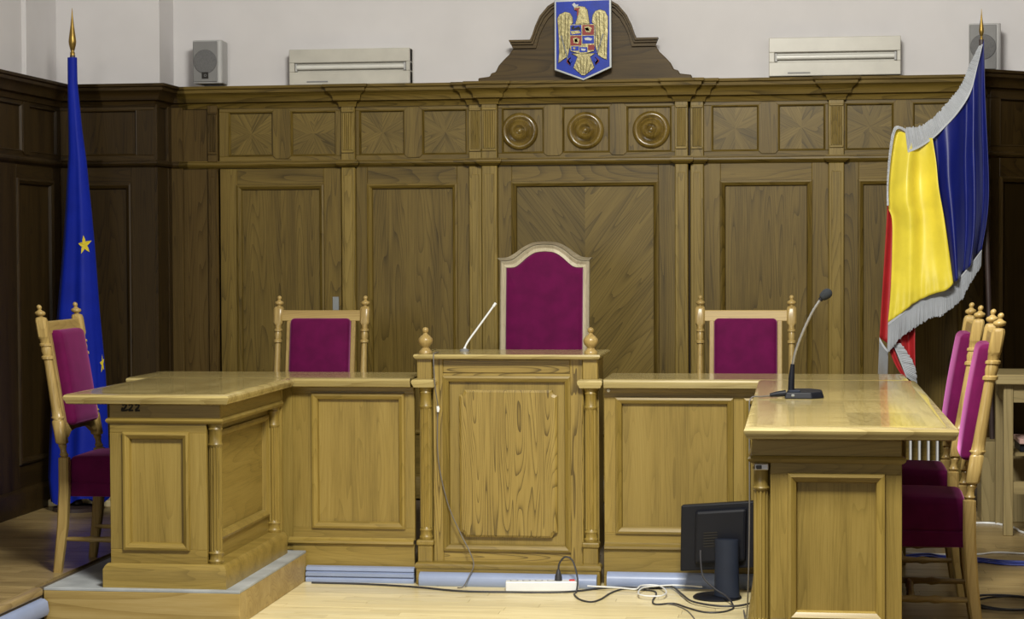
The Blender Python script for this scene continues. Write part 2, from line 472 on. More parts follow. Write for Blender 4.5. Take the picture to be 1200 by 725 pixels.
# corner filling beside the pier, its browner oak a painted step into the shade
B(-3.505, -3.43, YF-0.01, YF+0.025, 0.26, 1.985).obj('stile', 'wallbrown', wb, bevel=0.003)
B(-3.43, -3.285, YF+0.006, YF+0.025, 0.26, 1.985).obj('panel', 'wallbrown', wb)
B(-3.285, -3.225, YF-0.004, YF+0.025, 0.26, 1.985).obj('stile', 'wallbrown', wb, bevel=0.003)
B(-3.505, -3.43, YF-0.01, YF+0.025, Z_RT-0.01, Z_CORN+0.01).obj('frieze_stile', 'wallbrown', wb, bevel=0.003)
B(-3.43, -3.285, YF+0.004, YF+0.025, Z_RT-0.01, Z_CORN+0.01).obj('panel', 'wallbrown', wb)
frieze_bay(wb, -3.221, -2.515, [(-3.166, -2.910), (-2.807, -2.548)])
frieze_bay(wb, -2.437, -1.796, [(-2.417, -2.161), (-2.060, -1.811)])
frieze_bay(wb, -0.506, 0.165, [(-0.463, -0.210), (-0.104, 0.147)])
frieze_bay(wb, 0.247, 0.985, [(0.256, 0.509), (0.613, 0.87)])
lower_bay(wb, -2.437, -1.796, -2.372, -1.868)
lower_bay(wb, -0.506, 0.165, -0.416, 0.076)
lower_bay(wb, 0.247, 0.985, 0.325, 0.875)
pilaster(wb, -3.284, -3.225, YF-0.020, 'wallbrown')
pilaster(wb, -2.515, -2.437, YF-0.030)
pilaster(wb, -1.796, -1.723, YF-0.030)
pilaster(wb, -1.719, -1.633, YF-0.070)
pilaster(wb, -0.659, -0.589, YF-0.070)
pilaster(wb, -0.577, -0.506, YF-0.030)
pilaster(wb, 0.165, 0.247, YF-0.030)
# projecting middle section with chevron panel and three turned rosettes
YM = YF-0.03
lower_bay(wb, -1.633, -0.659, -1.557, -0.752, zt=1.892, yf=YM, halves=True)
B(-1.633, -0.659, YM+0.024, YF+0.025, 0.26, 2.33).obj('backing', 'wallshade', wb)
frieze_bay(wb, -1.633, -0.659, [(-1.610, -1.379), (-1.275, -1.017), (-0.923, -0.680)], yf=YM, star=False)
for cx in (-1.513, -1.150, -0.790):
    MB().lathe([(0.0, 0.002), (0.098, 0.002), (0.102, 0.008), (0.098, 0.018), (0.088, 0.026), (0.078, 0.026), (0.071, 0.018), (0.066, 0.012),
                (0.060, 0.016), (0.053, 0.030), (0.044, 0.042), (0.034, 0.046), (0.026, 0.040), (0.021, 0.028), (0.017, 0.026), (0.013, 0.034), (0.007, 0.038), (0.0, 0.038)],
               cx, YM+0.014, 2.170, seg=40, axis='y', caps=False).obj('rosette', 'turned', wb, smooth=True, angle=50)

# mouldings that run round the whole panelling
PATH = [(-4.05, -1.5), (-4.05, 10.92), (-3.51, 10.92), (-3.51, YF), (-2.515, YF), (-2.515, YF-0.03), (-2.437, YF-0.03), (-2.437, YF),
        (-1.796, YF), (-1.796, YF-0.03), (-1.721, YF-0.03), (-1.721, YF-0.07), (-1.633, YF-0.07), (-1.633, YF-0.045), (-0.659, YF-0.045), (-0.659, YF-0.07),
        (-0.583, YF-0.07), (-0.583, YF-0.03), (-0.506, YF-0.03), (-0.506, YF), (0.165, YF), (0.165, YF-0.03), (0.247, YF-0.03), (0.247, YF),
        (0.985, YF), (0.985, 10.93), (1.30, YF), (1.62, YF)]
CORNICE = [(-0.05, 2.318), (0.008, 2.318), (0.012, 2.335), (0.018, 2.345), (0.036, 2.352), (0.040, 2.372), (0.046, 2.384), (0.060, 2.396), (0.070, 2.402), (0.072, 2.418), (0.084, 2.424), (0.086, 2.438), (-0.10, 2.440)]
RAIL = [(-0.03, 1.984), (0.006, 1.984), (0.012, 1.990), (0.020, 1.994), (0.026, 2.004), (0.024, 2.014), (0.016, 2.018), (0.014, 2.024), (-0.03, 2.026)]
BASE = [(-0.03, DAIS), (0.022, DAIS), (0.022, 0.25), (0.016, 0.262), (0.010, 0.268), (0.004, 0.274), (-0.03, 0.276)]
def run(par, path, prof, name, mat='wall'):
    MB().sweep(path, prof).obj(name, mat, par, grain='x', smooth=True, angle=30)
for prof, name in ((CORNICE, 'cornice'), (RAIL, 'dado_rail'), (BASE, 'baseboard')):
    run(wall_left, PATH[:2] + [(-3.8, 10.92)], prof, name, 'wallshade')
    run(wall_back, [(-4.05, 10.92)] + PATH[2:4] + [(-3.4, YF)], prof, name, 'wallshade')
    run(wall_back, [(-3.45, YF)] + PATH[4:24] + [(0.9, YF)], prof, name)
    run(wall_back, [(0.88, YF)] + PATH[24:], prof, name, 'wallshade')

# ---- projecting pier in the left corner
B(-4.05, -3.51, 10.945, 11.22, DAIS, 2.36).obj('pier_core', 'wallshade', wb)
lower_bay(wb, -4.05, -3.51, -3.985, -3.645, zt=1.892, yf=10.92, mat='wallshade')
frieze_bay(wb, -4.05, -3.51, [(-3.975, -3.61)], yf=10.92, mat='wallshade', star=False)
for a, b in ((10.925, 10.99), (11.13, 11.195)):
    B(-3.515, -3.495, a, b, 0.26, 1.985).obj('stile', 'wallshade', wb, bevel=0.003)
    B(-3.515, -3.495, a, b, 2.02, 2.33).obj('frieze_stile', 'wallshade', wb, bevel=0.003)
B(-3.51, -3.500, 10.99, 11.13, 0.26, 1.985).obj('panel', 'wallshade', wb)
# ---- left wall panelling (built facing -y in local space, then turned)
def turned(parent, x, y, rot):
    e = bpy.data.objects.new('panelling', None); COL.objects.link(e)
    e.parent = parent; e.location = (x, y, 0); e.rotation_euler = (0, 0, rot)
    return e
B(-4.12, -4.076, -1.5, 10.92, DAIS, 2.36).obj('backing', 'wallshade', wall_left, grain='y')
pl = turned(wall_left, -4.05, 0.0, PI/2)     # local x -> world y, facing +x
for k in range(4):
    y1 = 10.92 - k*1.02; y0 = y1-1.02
    lower_bay(pl, y0, y1, y0+0.37 if k == 0 else y0+0.13, y1-0.13, zt=1.905, zb=0.402, yf=0.0, mat='wallshade')
    frieze_bay(pl, y0, y1, [(y0+0.10, (y0+y1)/2-0.05), ((y0+y1)/2+0.05, y1-0.05)], yf=0.0, mat='wallshade', star=False)
# ---- canted piece in the right corner
B(0.985, 1.62, 11.19, 11.24, DAIS, 2.36).obj('pier_core', 'wallshade', wb)
MB().prismz([(0.985, 10.93), (1.30, YF), (0.985, YF)], DAIS, 2.36).obj('pier_core', 'wallshade', wb)
ang = math.atan2(YF-10.93, 0.315)
pr = turned(wb, 0.985, 10.93, ang)
L45 = math.hypot(0.315, YF-10.93)
lower_bay(pr, 0.0, L45, 0.07, L45-0.07, yf=-0.012, mat='wallshade')
frieze_bay(pr, 0.0, L45, [(0.07, L45-0.07)], yf=-0.012, mat='wallshade', star=False)
# pale plinth step at the foot of the corner pier
structure(B(-4.03, -3.46, 10.62, 10.90, DAIS, DAIS+0.035).obj('trim_1', 'board', grain='x', bevel=0.004))

# ---- pediment above the middle section
def ped_outline():
    R = [(0.584, 2.436), (0.584, 2.462), (0.520, 2.470), (0.512, 2.488), (0.488, 2.494), (0.470, 2.530), (0.440, 2.562), (0.410, 2.590), (0.390, 2.622), (0.388, 2.636),
         (0.276, 2.636), (0.262, 2.690), (0.246, 2.735), (0.220, 2.790), (0.180, 2.836), (0.120, 2.868), (0.06, 2.884), (0.0, 2.888)]
    R = [(x-1.153, z) for x, z in R]
    return R + [(-2.306-x, z) for x, z in reversed(R[:-1])]
MB().prism(ped_outline(), YF-0.055, 11.25).obj('pediment', 'wallbrown', wb, grain='x', bevel=0.004)
for sgn in (-1, 1):
    pts = [(0.407, 2.662), (0.29, 2.662), (0.277, 2.690), (0.262, 2.735), (0.236, 2.790), (0.192, 2.842), (0.128, 2.880), (0.064, 2.899), (0.0, 2.904)]
    inner = [(0.390, 2.620), (0.262, 2.620), (0.244, 2.684), (0.224, 2.728), (0.196, 2.776), (0.158, 2.814), (0.106, 2.842), (0.054, 2.856), (0.0, 2.860)]
    c = lambda p: (sgn*p[0]-1.153, p[1])
    m = MB()
    for d0, d1, e in ((0.0, 1.0, 0.075), (0.0, 0.55, 0.095), (0.0, 0.28, 0.112)):
        o_ = [Vector(p).lerp(Vector(q), d0) for p, q in zip(pts, inner)]
        i_ = [Vector(p).lerp(Vector(q), d1) for p, q in zip(pts, inner)]
        m.quad_grid([[(c(p)[0], YF-e, p[1]) for p in o_], [(c(p)[0], YF-e, p[1]) for p in i_], [(c(p)[0], YF-0.05, p[1]) for p in i_], [(c(p)[0], YF-0.05, p[1]) for p in o_], [(c(p)[0], YF-e, p[1]) for p in o_]])
        m.quad_grid([[(c(o_[0])[0], YF-e, o_[0][1]), (c(i_[0])[0], YF-e, i_[0][1])], [(c(o_[0])[0], YF-0.05, o_[0][1]), (c(i_[0])[0], YF-0.05, i_[0][1])]])
    m.obj('pediment_moulding', 'wallbrown', wb, grain='x', smooth=True)

# ================================================================== BENCH FURNITURE
def fluted_column(par, cx, cy, z0, z1, r=0.026, mat='bench'):
    m = MB(); nf = 12; seg = nf*4
    rows = []
    a0, a1 = z0+0.055, z1-0.095
    for z in (a0, a1):
        rows.append([(cx+(r-(0.0035 if k % 4 in (1, 2) else 0))*math.cos(2*PI*k/seg), cy+(r-(0.0035 if k % 4 in (1, 2) else 0))*math.sin(2*PI*k/seg), z) for k in range(seg)])
    m.quad_grid(rows, True)
    m.lathe([(r+0.004, z0), (r+0.006, z0+0.012), (r+0.001, z0+0.018), (r+0.001, z0+0.036), (r+0.005, z0+0.044), (r-0.001, z0+0.052), (r-0.004, z0+0.06)], cx, cy)
    m.lathe([(r-0.004, z1-0.100), (r+0.003, z1-0.092), (r+0.004, z1-0.086), (r, z1-0.080), (r, z1-0.030), (r+0.004, z1-0.024), (r+0.001, z1-0.016), (r+0.006, z1-0.006), (r+0.006, z1)], cx, cy)
    return m.obj('column', mat, par, smooth=True, angle=40)
SLAB = [(-0.02, 0.0), (0.0, 0.0), (0.010, 0.004), (0.014, 0.014), (0.018, 0.020), (0.020, 0.030), (0.016, 0.038), (0.006, 0.042), (-0.02, 0.0425)]
def slab_edge(z): return [(d, z+h) for d, h in SLAB]
def framed_panel(par, x0, x1, z0, z1, yf, mat='bench', yb=None, name='panel', pg='z'):
    MB().frame(x0, x1, z0, z1, yf, BOLECTION).obj('panel_moulding', mat, par, smooth=True)
    B(x0+0.02, x1-0.02, yf+0.014, yf+0.026, z0+0.02, z1-0.02).obj(name, mat, par, grain=pg)

def frame_board(par, x0, x1, z0, z1, yf, th, mat, holes):
    """frame-and-panel front: rails and stiles round the (x0, x1, z0, z1) openings"""
    za, zb = holes[0][2], holes[0][3]
    B(x0, x1, yf, yf+th, zb, z1).obj('rail', mat, par, grain='x', bevel=0.0015)
    B(x0, x1, yf, yf+th, z0, za).obj('rail', mat, par, grain='x', bevel=0.0015)
    xs = [x0] + [v for h in holes for v in h[:2]] + [x1]
    for i in range(0, len(xs), 2):
        B(xs[i], xs[i+1], yf, yf+th, za, zb).obj('stile', mat, par, bevel=0.0015)
ZT = 0.938
YB = 9.20
# ---- left bench
bl = thing('bench', 'long oak judges bench front panel between left desk and lectern', 'bench', (-2.0, 9.3, 0))
def Lc(parent): return parent.location
def kid(mb, name, mat, par, **k):
    o = mb.obj(name, mat, par, **k)
    o.matrix_parent_inverse = Matrix.Translation(-par.location) if par.rotation_euler.z == 0 else par.matrix_basis.inverted()
    return o
def rebase(par):
    """children were modelled in room coordinates: undo the parent's offset (world placement stays)"""
    for ch in par.children:
        ch.matrix_parent_inverse = Matrix.Translation(-par.location)

B(-3.06, -1.744, 9.145, 9.60, 0.902, ZT).obj('countertop', 'top', bl, grain='x')
MB().sweep([(-3.06, 9.6), (-3.06, 9.145), (-1.744, 9.145)], slab_edge(0.896)).obj('edge_moulding', 'top', bl, grain='x', smooth=True)
frame_board(bl, -2.31, -1.737, 0.19, 0.90, YB, 0.028, 'bench', [(-2.215, -1.785, 0.245, 0.862)])
B(-3.04, -2.31, YB, YB+0.026, DAIS, 0.90).obj('front_panel', 'bench', bl)
framed_panel(bl, -2.215, -1.785, 0.245, 0.862, YB)
MB().sweep([(-2.33, YB), (-1.742, YB)], [(0, 0.165), (0.012, 0.168), (0.020, 0.175), (0.018, 0.186), (0.006, 0.192), (0, 0.20)]).obj('base_moulding', 'bench', bl, grain='x', smooth=True)
B(-2.31, -1.740, YB-0.004, YB+0.02, 0.0, 0.17).obj('plinth', 'bench', bl, grain='x')
B(-2.31, -1.740, YB-0.008, YB, 0.875, 0.897).obj('top_rail', 'bench', bl, grain='x', bevel=0.002)
B(-3.04, -3.00, 9.225, 9.56, DAIS, 0.90).obj('end_panel', 'bench', bl)
# ---- right bench
br = thing('bench', 'long oak judges bench front panel between lectern and right desk', 'bench', (-0.4, 9.3, 0))
B(-0.862, 0.47, 9.145, 9.60, 0.902, ZT).obj('countertop', 'top', br, grain='x')
MB().sweep([(-0.862, 9.145), (0.47, 9.145), (0.47, 9.6)], slab_edge(0.896)).obj('edge_moulding', 'top', br, grain='x', smooth=True)
frame_board(br, -0.866, 0.45, 0.19, 0.90, YB, 0.028, 'bench', [(-0.812, -0.288, 0.240, 0.850), (-0.236, 0.20, 0.240, 0.850)])
framed_panel(br, -0.812, -0.288, 0.240, 0.850, YB)
framed_panel(br, -0.236, 0.20, 0.240, 0.850, YB)
MB().sweep([(-0.866, YB), (-0.15, YB)], [(0, 0.160), (0.012, 0.163), (0.020, 0.170), (0.018, 0.181), (0.006, 0.187), (0, 0.195)]).obj('base_moulding', 'bench', br, grain='x', smooth=True)
B(-0.868, -0.15, YB-0.004, YB+0.02, 0.0, 0.165).obj('plinth', 'bench', br, grain='x')
B(-0.868, -0.15, YB-0.008, YB, 0.875, 0.897).obj('top_rail', 'bench', br, grain='x', bevel=0.002)
B(0.41, 0.45, 9.225, 9.56, DAIS, 0.90).obj('end_panel', 'bench', br)
MB().lathe([(0.006, 0), (0.008, 0.004), (0.005, 0.009), (0.0, 0.010)], -0.845, YB-0.007, 0.884, seg=12, axis='y', caps=False).obj('button', 'white', br, smooth=True)

# ---- lectern in the middle
le = thing('lectern', 'raised oak lectern with notched front panel and two ball finials', 'lectern', (-1.303, 9.35, 0))
B(-1.715, -0.890, 9.14, 9.62, 1.028, 1.047).obj('top', 'top', le, grain='x')
MB().sweep([(-1.715, 9.62), (-1.715, 9.14), (-0.890, 9.14), (-0.890, 9.62)], [(-0.01, 1.026), (0.002, 1.026), (0.010, 1.032), (0.013, 1.040), (0.010, 1.0475), (-0.01, 1.0485)]).obj('edge_moulding', 'top', le, grain='x', smooth=True)
YL = 9.185
frame_board(le, -1.648, -0.958, 0.095, 1.027, YL, 0.03, 'lectern', [(-1.600, -1.018, 0.152, 0.946)])
B(-1.70, -1.672, YL+0.03, 9.58, 0.0, 1.027).obj('side_panel', 'bench', le)
B(-0.934, -0.906, YL+0.03, 9.58, 0.0, 1.027).obj('side_panel', 'bench', le)
B(-1.600, -1.018, YL-0.006, YL, 0.962, 1.022).obj('top_rail', 'lectern', le, grain='x', bevel=0.002)
for a, b in ((-1.645, -1.600), (-1.018, -0.961)):
    B(a, b, YL-0.008, YL, 0.10, 1.026).obj('stile', 'lectern', le, bevel=0.002)
framed_panel(le, -1.600, -1.018, 0.152, 0.946, YL, 'bench', name='panel_field')
n = 0.024
x0, x1, z0, z1 = -1.526, -1.078, 0.214, 0.884
def notch(d):
    a, b, c, e = x0+d, x1-d, z0+d, z1-d
    P = []
    for cx, cz, s in ((a, c, 0), (b, c, 1), (b, e, 2), (a, e, 3)):
        q = []
        for k in range(5):
            t = PI/2*k/4
            q.append((n*math.cos(t), n*math.sin(t)))
        if s == 0: P += [(cx+dx, cz+dz) for dx, dz in reversed(q)]
        if s == 1: P += [(cx-dx, cz+dz) for dx, dz in q]
        if s == 2: P += [(cx-dx, cz-dz) for dx, dz in reversed(q)]
        if s == 3: P += [(cx+dx, cz-dz) for dx, dz in q]
    return P
m = MB(); o0, o1, o2 = notch(0), notch(0.004), notch(0.010)
m.quad_grid([[(x, YL+0.014, z) for x, z in o0], [(x, YL-0.004, z) for x, z in o0], [(x, YL-0.010, z) for x, z in o2]], True)
m.f.append(tuple(range(len(o0)*2, len(o0)*3)))
m.obj('panel', 'lectern', le)
for sgn, cx in ((-1, -1.682), (1, -0.925)):
    B(cx-0.034, cx+0.034, YL-0.028, YL+0.03, 0.935, 1.027).obj('post', 'bench', le, bevel=0.003)
    MB().sweep([(cx-0.035, YL+0.03), (cx-0.035, YL-0.035), (cx+0.035, YL-0.035), (cx+0.035, YL+0.03)], [(-0.04, 0.894)]+[(d+0.002, 0.894+h) for d, h in SLAB[1:-1]]+[(-0.035, 0.9365)]).obj('capital', 'top', le, grain='x', smooth=True)
    fluted_column(le, cx, YL+0.002, 0.200, 0.895, 0.026)
    B(cx-0.04, cx+0.04, YL-0.040, YL+0.03, 0.176, 0.200).obj('column_base', 'bench', le, bevel=0.006, bseg=2)
    B(cx-0.034, cx+0.034, YL-0.034, YL+0.03, 0.10, 0.176).obj('post', 'bench', le, bevel=0.003)
    B(cx-0.034, cx+0.034, YL+0.03, YL+0.05, 0.10, 1.027).obj('back_post', 'bench', le)
    MB().lathe([(0.030, 0.0), (0.030, 0.010), (0.022, 0.018), (0.016, 0.026), (0.018, 0.032), (0.030, 0.044), (0.034, 0.058), (0.032, 0.068), (0.022, 0.080), (0.011, 0.088), (0.008, 0.094), (0.013, 0.100), (0.015, 0.108), (0.011, 0.117), (0.0, 0.121)],
               cx, 9.19, 1.0485, seg=24).obj('finial', 'chair', le, smooth=True, angle=50)
B(-1.722, -0.882, YL-0.048, YL+0.03, 0.0, 0.090).obj('plinth', 'bench', le, grain='x', bevel=0.003)
MB().sweep([(-1.722, YL+0.03), (-1.722, YL-0.048), (-0.882, YL-0.048), (-0.882, YL+0.03)], [(-0.06, 0.074), (0.004, 0.074), (0.006, 0.084), (0.002, 0.096), (-0.008, 0.102), (-0.06, 0.103)]).obj('plinth_moulding', 'bench', le, grain='x', smooth=True)

# ---- clerks' side desks
def side_desk(label, xi, xo, y0, loc, inner):
    """inner = +1: well side faces +x (left desk); -1: faces -x. xi body well side, xo body outer side"""
    d = thing('desk', label, 'desk', loc)
    s = inner
    lo, hi = min(xi, xo), max(xi, xo)
    yb = 9.118
    # end panel facing the camera
    cw = 0.060
    pl_, pr_ = (lo, hi-cw) if s > 0 else (lo+cw, hi)
    B(lo, hi, y0, y0+0.045, 0.825, 0.897).obj('frieze', 'bench', d, grain='x', bevel=0.002)
    mx0, mx1 = (pl_+0.060, pr_-0.075) if s > 0 else (pl_+0.060, pr_-0.058)
    frame_board(d, pl_, pr_, 0.235, 0.825, y0, 0.035, 'bench', [(mx0, mx1, 0.296, 0.776)])
    framed_panel(d, mx0, mx1, 0.296, 0.776, y0)
    # corner column in a recess, and modesty panel along the well side
    cx = hi-0.030 if s > 0 else lo+0.030
    fluted_column(d, cx, y0+0.030, 0.238, 0.815)
    xm = hi-0.050 if s > 0 else lo+0.050
    a, b = (xm-0.028, xm) if s > 0 else (xm, xm+0.028)
    ya_, yb_ = y0+0.10, yb-0.10
    a2, b2 = (xm-0.028, xm-0.014) if s > 0 else (xm+0.014, xm+0.028)
    B(a2, b2, ya_, yb_, 0.322, 0.775).obj('panel', 'bench', d, grain='y')
    B(a, b, y0+0.035, ya_, 0.235, 0.825).obj('stile', 'bench', d)
    B(a, b, yb_, yb, 0.235, 0.825).obj('stile', 'bench', d)
    B(a, b, ya_, yb_, 0.235, 0.322).obj('rail', 'bench', d, grain='y')
    B(a, b, ya_, yb_, 0.775, 0.825).obj('rail', 'bench', d, grain='y')
    q = MB().frame(y0+0.10, yb-0.10, 0.322, 0.775, 0.0, BOLECTION)
    q.map(lambda x, y, z: (xm-s*y, x, z)).obj('panel_moulding', 'bench', d, smooth=True)
    fx0, fx1 = (hi-0.03, hi) if s > 0 else (lo, lo+0.03)
    B(fx0, fx1, y0+0.045, yb-0.03, 0.825, 0.897).obj('frieze', 'bench', d, grain='y')
    fluted_column(d, cx, yb-0.055, 0.238, 0.815)
    B(lo, hi, yb-0.02, yb, 0.235, 0.897).obj('back_panel', 'bench', d)
    # mouldings under the frieze
    path = [(lo, y0+0.03), (lo, y0), (hi, y0), (hi, yb-0.03)] if s > 0 else [(lo, yb-0.03), (lo, y0), (hi, y0), (hi, y0+0.03)]
    MB().sweep(path, [(-0.02, 0.813), (0.004, 0.813), (0.012, 0.820), (0.014, 0.827), (0.010, 0.834), (0.002, 0.838), (-0.02, 0.838)]).obj('frieze_moulding', 'bench', d, grain='x', smooth=True)
    MB().sweep(path, [(-0.07, 0.140), (0.026, 0.140), (0.026, 0.215), (0.022, 0.222), (0.020, 0.228), (0.010, 0.238), (-0.07, 0.240)]).obj('plinth', 'bench', d, grain='x', smooth=True)
    return d
dl = side_desk('oak clerk desk on the grey wooden platform at left', -2.335, -2.805, 8.10, (-2.57, 8.6, DAIS), 1)
dr = side_desk('oak clerk desk at right with desk microphone on its top', -0.150, 0.338, 6.80, (0.1, 8.0, DAIS), -1)
def desk_top(d, x0, x1, y0, y1, seams, mats):
    z = 0.938
    B(x0, x1, y0, y1, 0.900, z-0.004).obj('top_core', 'top', d, grain='y')
    w = 0.075
    ys = [y0] + seams + [y1]
    for i in range(len(ys)-1):
        a, b = ys[i]+(0.003 if i else 0), ys[i+1]
        B(x0, x1, a, a+w, z-0.004, z).obj('border_veneer', 'top', d, grain='x')
        B(x0, x1, b-w*0.8, b, z-0.004, z).obj('border_veneer', 'top', d, grain='x')
        B(x0, x0+w, a+w, b-w*0.8, z-0.004, z).obj('border_veneer', 'top', d, grain='y')
        B(x1-w, x1, a+w, b-w*0.8, z-0.004, z).obj('border_veneer', 'top', d, grain='y')
        n = max(1, round((b-a-w*1.8)/0.62))
        for k in range(n):
            yy0 = a+w+(b-a-1.8*w)*k/n; yy1 = a+w+(b-a-1.8*w)*(k+1)/n
            xm = (x0+x1)/2
            B(x0+w, xm, yy0, yy1, z-0.004, z).obj('field_veneer', 'top', d, grain='x')
            B(xm, x1-w, yy0, yy1, z-0.004, z).obj('field_veneer', 'top', d, grain='y')
desk_top(dl, -2.958, -2.300, 8.048, 9.122, [], None)
MB().sweep([(-2.958, 9.122), (-2.958, 8.048), (-2.300, 8.048), (-2.300, 9.122)], slab_edge(0.896)).obj('edge_moulding', 'top', dl, grain='x', smooth=True)
desk_top(dr, -0.155, 0.495, 6.735, 9.122, [7.93], None)
MB().sweep([(-0.155, 9.122), (-0.155, 6.735), (0.495, 6.735), (0.495, 9.122)], slab_edge(0.896)).obj('edge_moulding', 'top', dr, grain='x', smooth=True)
# open side of each desk: a carrying leg
B(-2.93, -2.885, 9.02, 9.10, DAIS, 0.90).obj('leg', 'bench', dl, bevel=0.003)
B(0.42, 0.465, 9.02, 9.10, DAIS, 0.90).obj('leg', 'bench', dr, bevel=0.003)
# worn inventory mark on the left desk's frieze
m = MB()
def stroke(pts, r=0.0022):
    m.tube([(x, 8.0985, z) for x, z in pts], r, 5)
for bx in (-2.748, -2.722, -2.694):
    stroke([(bx, 0.889), (bx+0.010, 0.893), (bx+0.017, 0.888), (bx+0.012, 0.880), (bx+0.002, 0.870), (bx, 0.867), (bx+0.019, 0.868)], 0.0042)
stroke([(-2.752, 0.864), (-2.748, 0.880)], 0.004); stroke([(-2.728, 0.868), (-2.726, 0.872)], 0.004)
m.obj('inventory_mark', 'ink', dl)
# little black clip under the right desk's moulding
B(-0.142, -0.095, 6.783, 6.80, 0.790, 0.812).obj('bracket', 'steel', dr, bevel=0.003)
B(-0.136, -0.118, 6.778, 6.785, 0.794, 0.807).obj('bracket_hole', 'ink', dr, bevel=0.002)

# ---- platform the left desk stands on
pf = thing('platform', 'low scuffed wooden platform under the left desk, grey painted top', 'platform', (-2.65, 8.6, 0))
B(-3.075, -2.245, 8.045, 9.18, 0.0, 0.128).obj('platform_body', 'plat', pf, grain='x', bevel=0.002)
B(-3.075, -2.245, 8.045, 9.18, 0.128, DAIS).obj('platform_top', 'greypaint', pf, bevel=0.002)

# ---- blue grey cable trunking
def trunk(label, path, prof, ridges=0):
    t = thing('cable_trunking', label, 'trunking', (path[0][0], path[0][1], 0), 0)
    MB().sweep(path, prof).obj('cover', 'duct', t, smooth=True, angle=50)
    return t
t1 = trunk('ridged blue grey cable trunking at the foot of the left bench', [(-2.24, 9.185), (-1.735, 9.185)],
      [(0.0, 0), (0.035, 0), (0.038, 0.012), (0.034, 0.020), (0.026, 0.022), (0.026, 0.026), (0.036, 0.028), (0.036, 0.042), (0.024, 0.046), (0.024, 0.050), (0.030, 0.053), (0.026, 0.068), (0.0, 0.072)])
t2 = trunk('rounded blue grey cable trunking at the foot of the lectern', [(-1.700, 9.125), (-0.893, 9.125)],
      [(0.0, 0), (0.034, 0), (0.042, 0.010), (0.042, 0.034), (0.034, 0.050), (0.018, 0.058), (0.0, 0.060)])
t3 = trunk('rounded blue grey cable trunking at the foot of the right bench', [(-0.852, 9.185), (-0.15, 9.185)],
      [(0.0, 0), (0.036, 0), (0.044, 0.012), (0.042, 0.038), (0.034, 0.054), (0.016, 0.064), (0.0, 0.066)])
t4 = trunk('blue grey cable trunking under the edge of the left dais', [(-3.082, 4.0), (-3.082, 8.03)],
      [(0.0, 0.03), (0.030, 0.03), (0.036, 0.045), (0.030, 0.085), (0.016, 0.096), (0.0, 0.098)])

# ================================================================== CHAIRS
def rec(z): return (z-0.5)*0.165 if z > 0.5 else (0.035*((0.36-z)/0.36)**1.6 if z < 0.36 else 0.0)
def loft(m, cx, cy, secs, seg=16, rf=rec, ell=1.0):
    rows = []
    for z, h, k in secs:           # k: 0 round .. 1 square
        row = []
        for i in range(seg):
            a = 2*PI*(i+0.5)/seg
            c, d = math.cos(a), math.sin(a)
            sq = 1/max(abs(c), abs(d))
            f = 1+(min(sq, 1.28)-1)*k
            e = ell if 0.66 < z < 1.008 else 1.0
            row.append((cx+h*c*f, cy+h*d*f*e+rf(z), z))
        rows.append(row)
    b = len(m.v); m.quad_grid(rows, True)
    m.f.append(tuple(range(b+seg-1, b-1, -1))); e = b+(len(rows)-1)*seg; m.f.append(tuple(range(e, e+seg)))
    return m
def pad(x0, x1, y0, y1, z0, z1, r, bulge=0.012):
    """rounded cushion, swelling towards -y"""
    me = B(x0, x1, y0, y1, z0, z1)
    bm = bmesh.new()
    vs = [bm.verts.new(p) for p in me.v]
    for f in me.f: bm.faces.new([vs[i] for i in f])
    bmesh.ops.recalc_face_normals(bm, faces=bm.faces)
    bmesh.ops.bevel(bm, geom=list(bm.edges), offset=r, segments=4, profile=0.5, affect='EDGES')
    bmesh.ops.subdivide_edges(bm, edges=[e for e in bm.edges if e.calc_length() > 0.08], cuts=6, use_grid_fill=True)
    cx, cz = (x0+x1)/2, (z0+z1)/2
    for v in bm.verts:
        if v.co.y < (y0+y1)/2:
            u = max(0, 1-((v.co.x-cx)/(x1-x0)*2)**2)*max(0, 1-((v.co.z-cz)/(z1-z0)*2)**2)
            v.co.y -= bulge*u**0.6
    m = MB(); bm.verts.index_update()
    m.v = [tuple(v.co) for v in bm.verts]; m.f = [tuple(v.index for v in f.verts) for f in bm.faces]
    bm.free(); return m
def shear(x, y, z): return (x, y+rec(z), z)
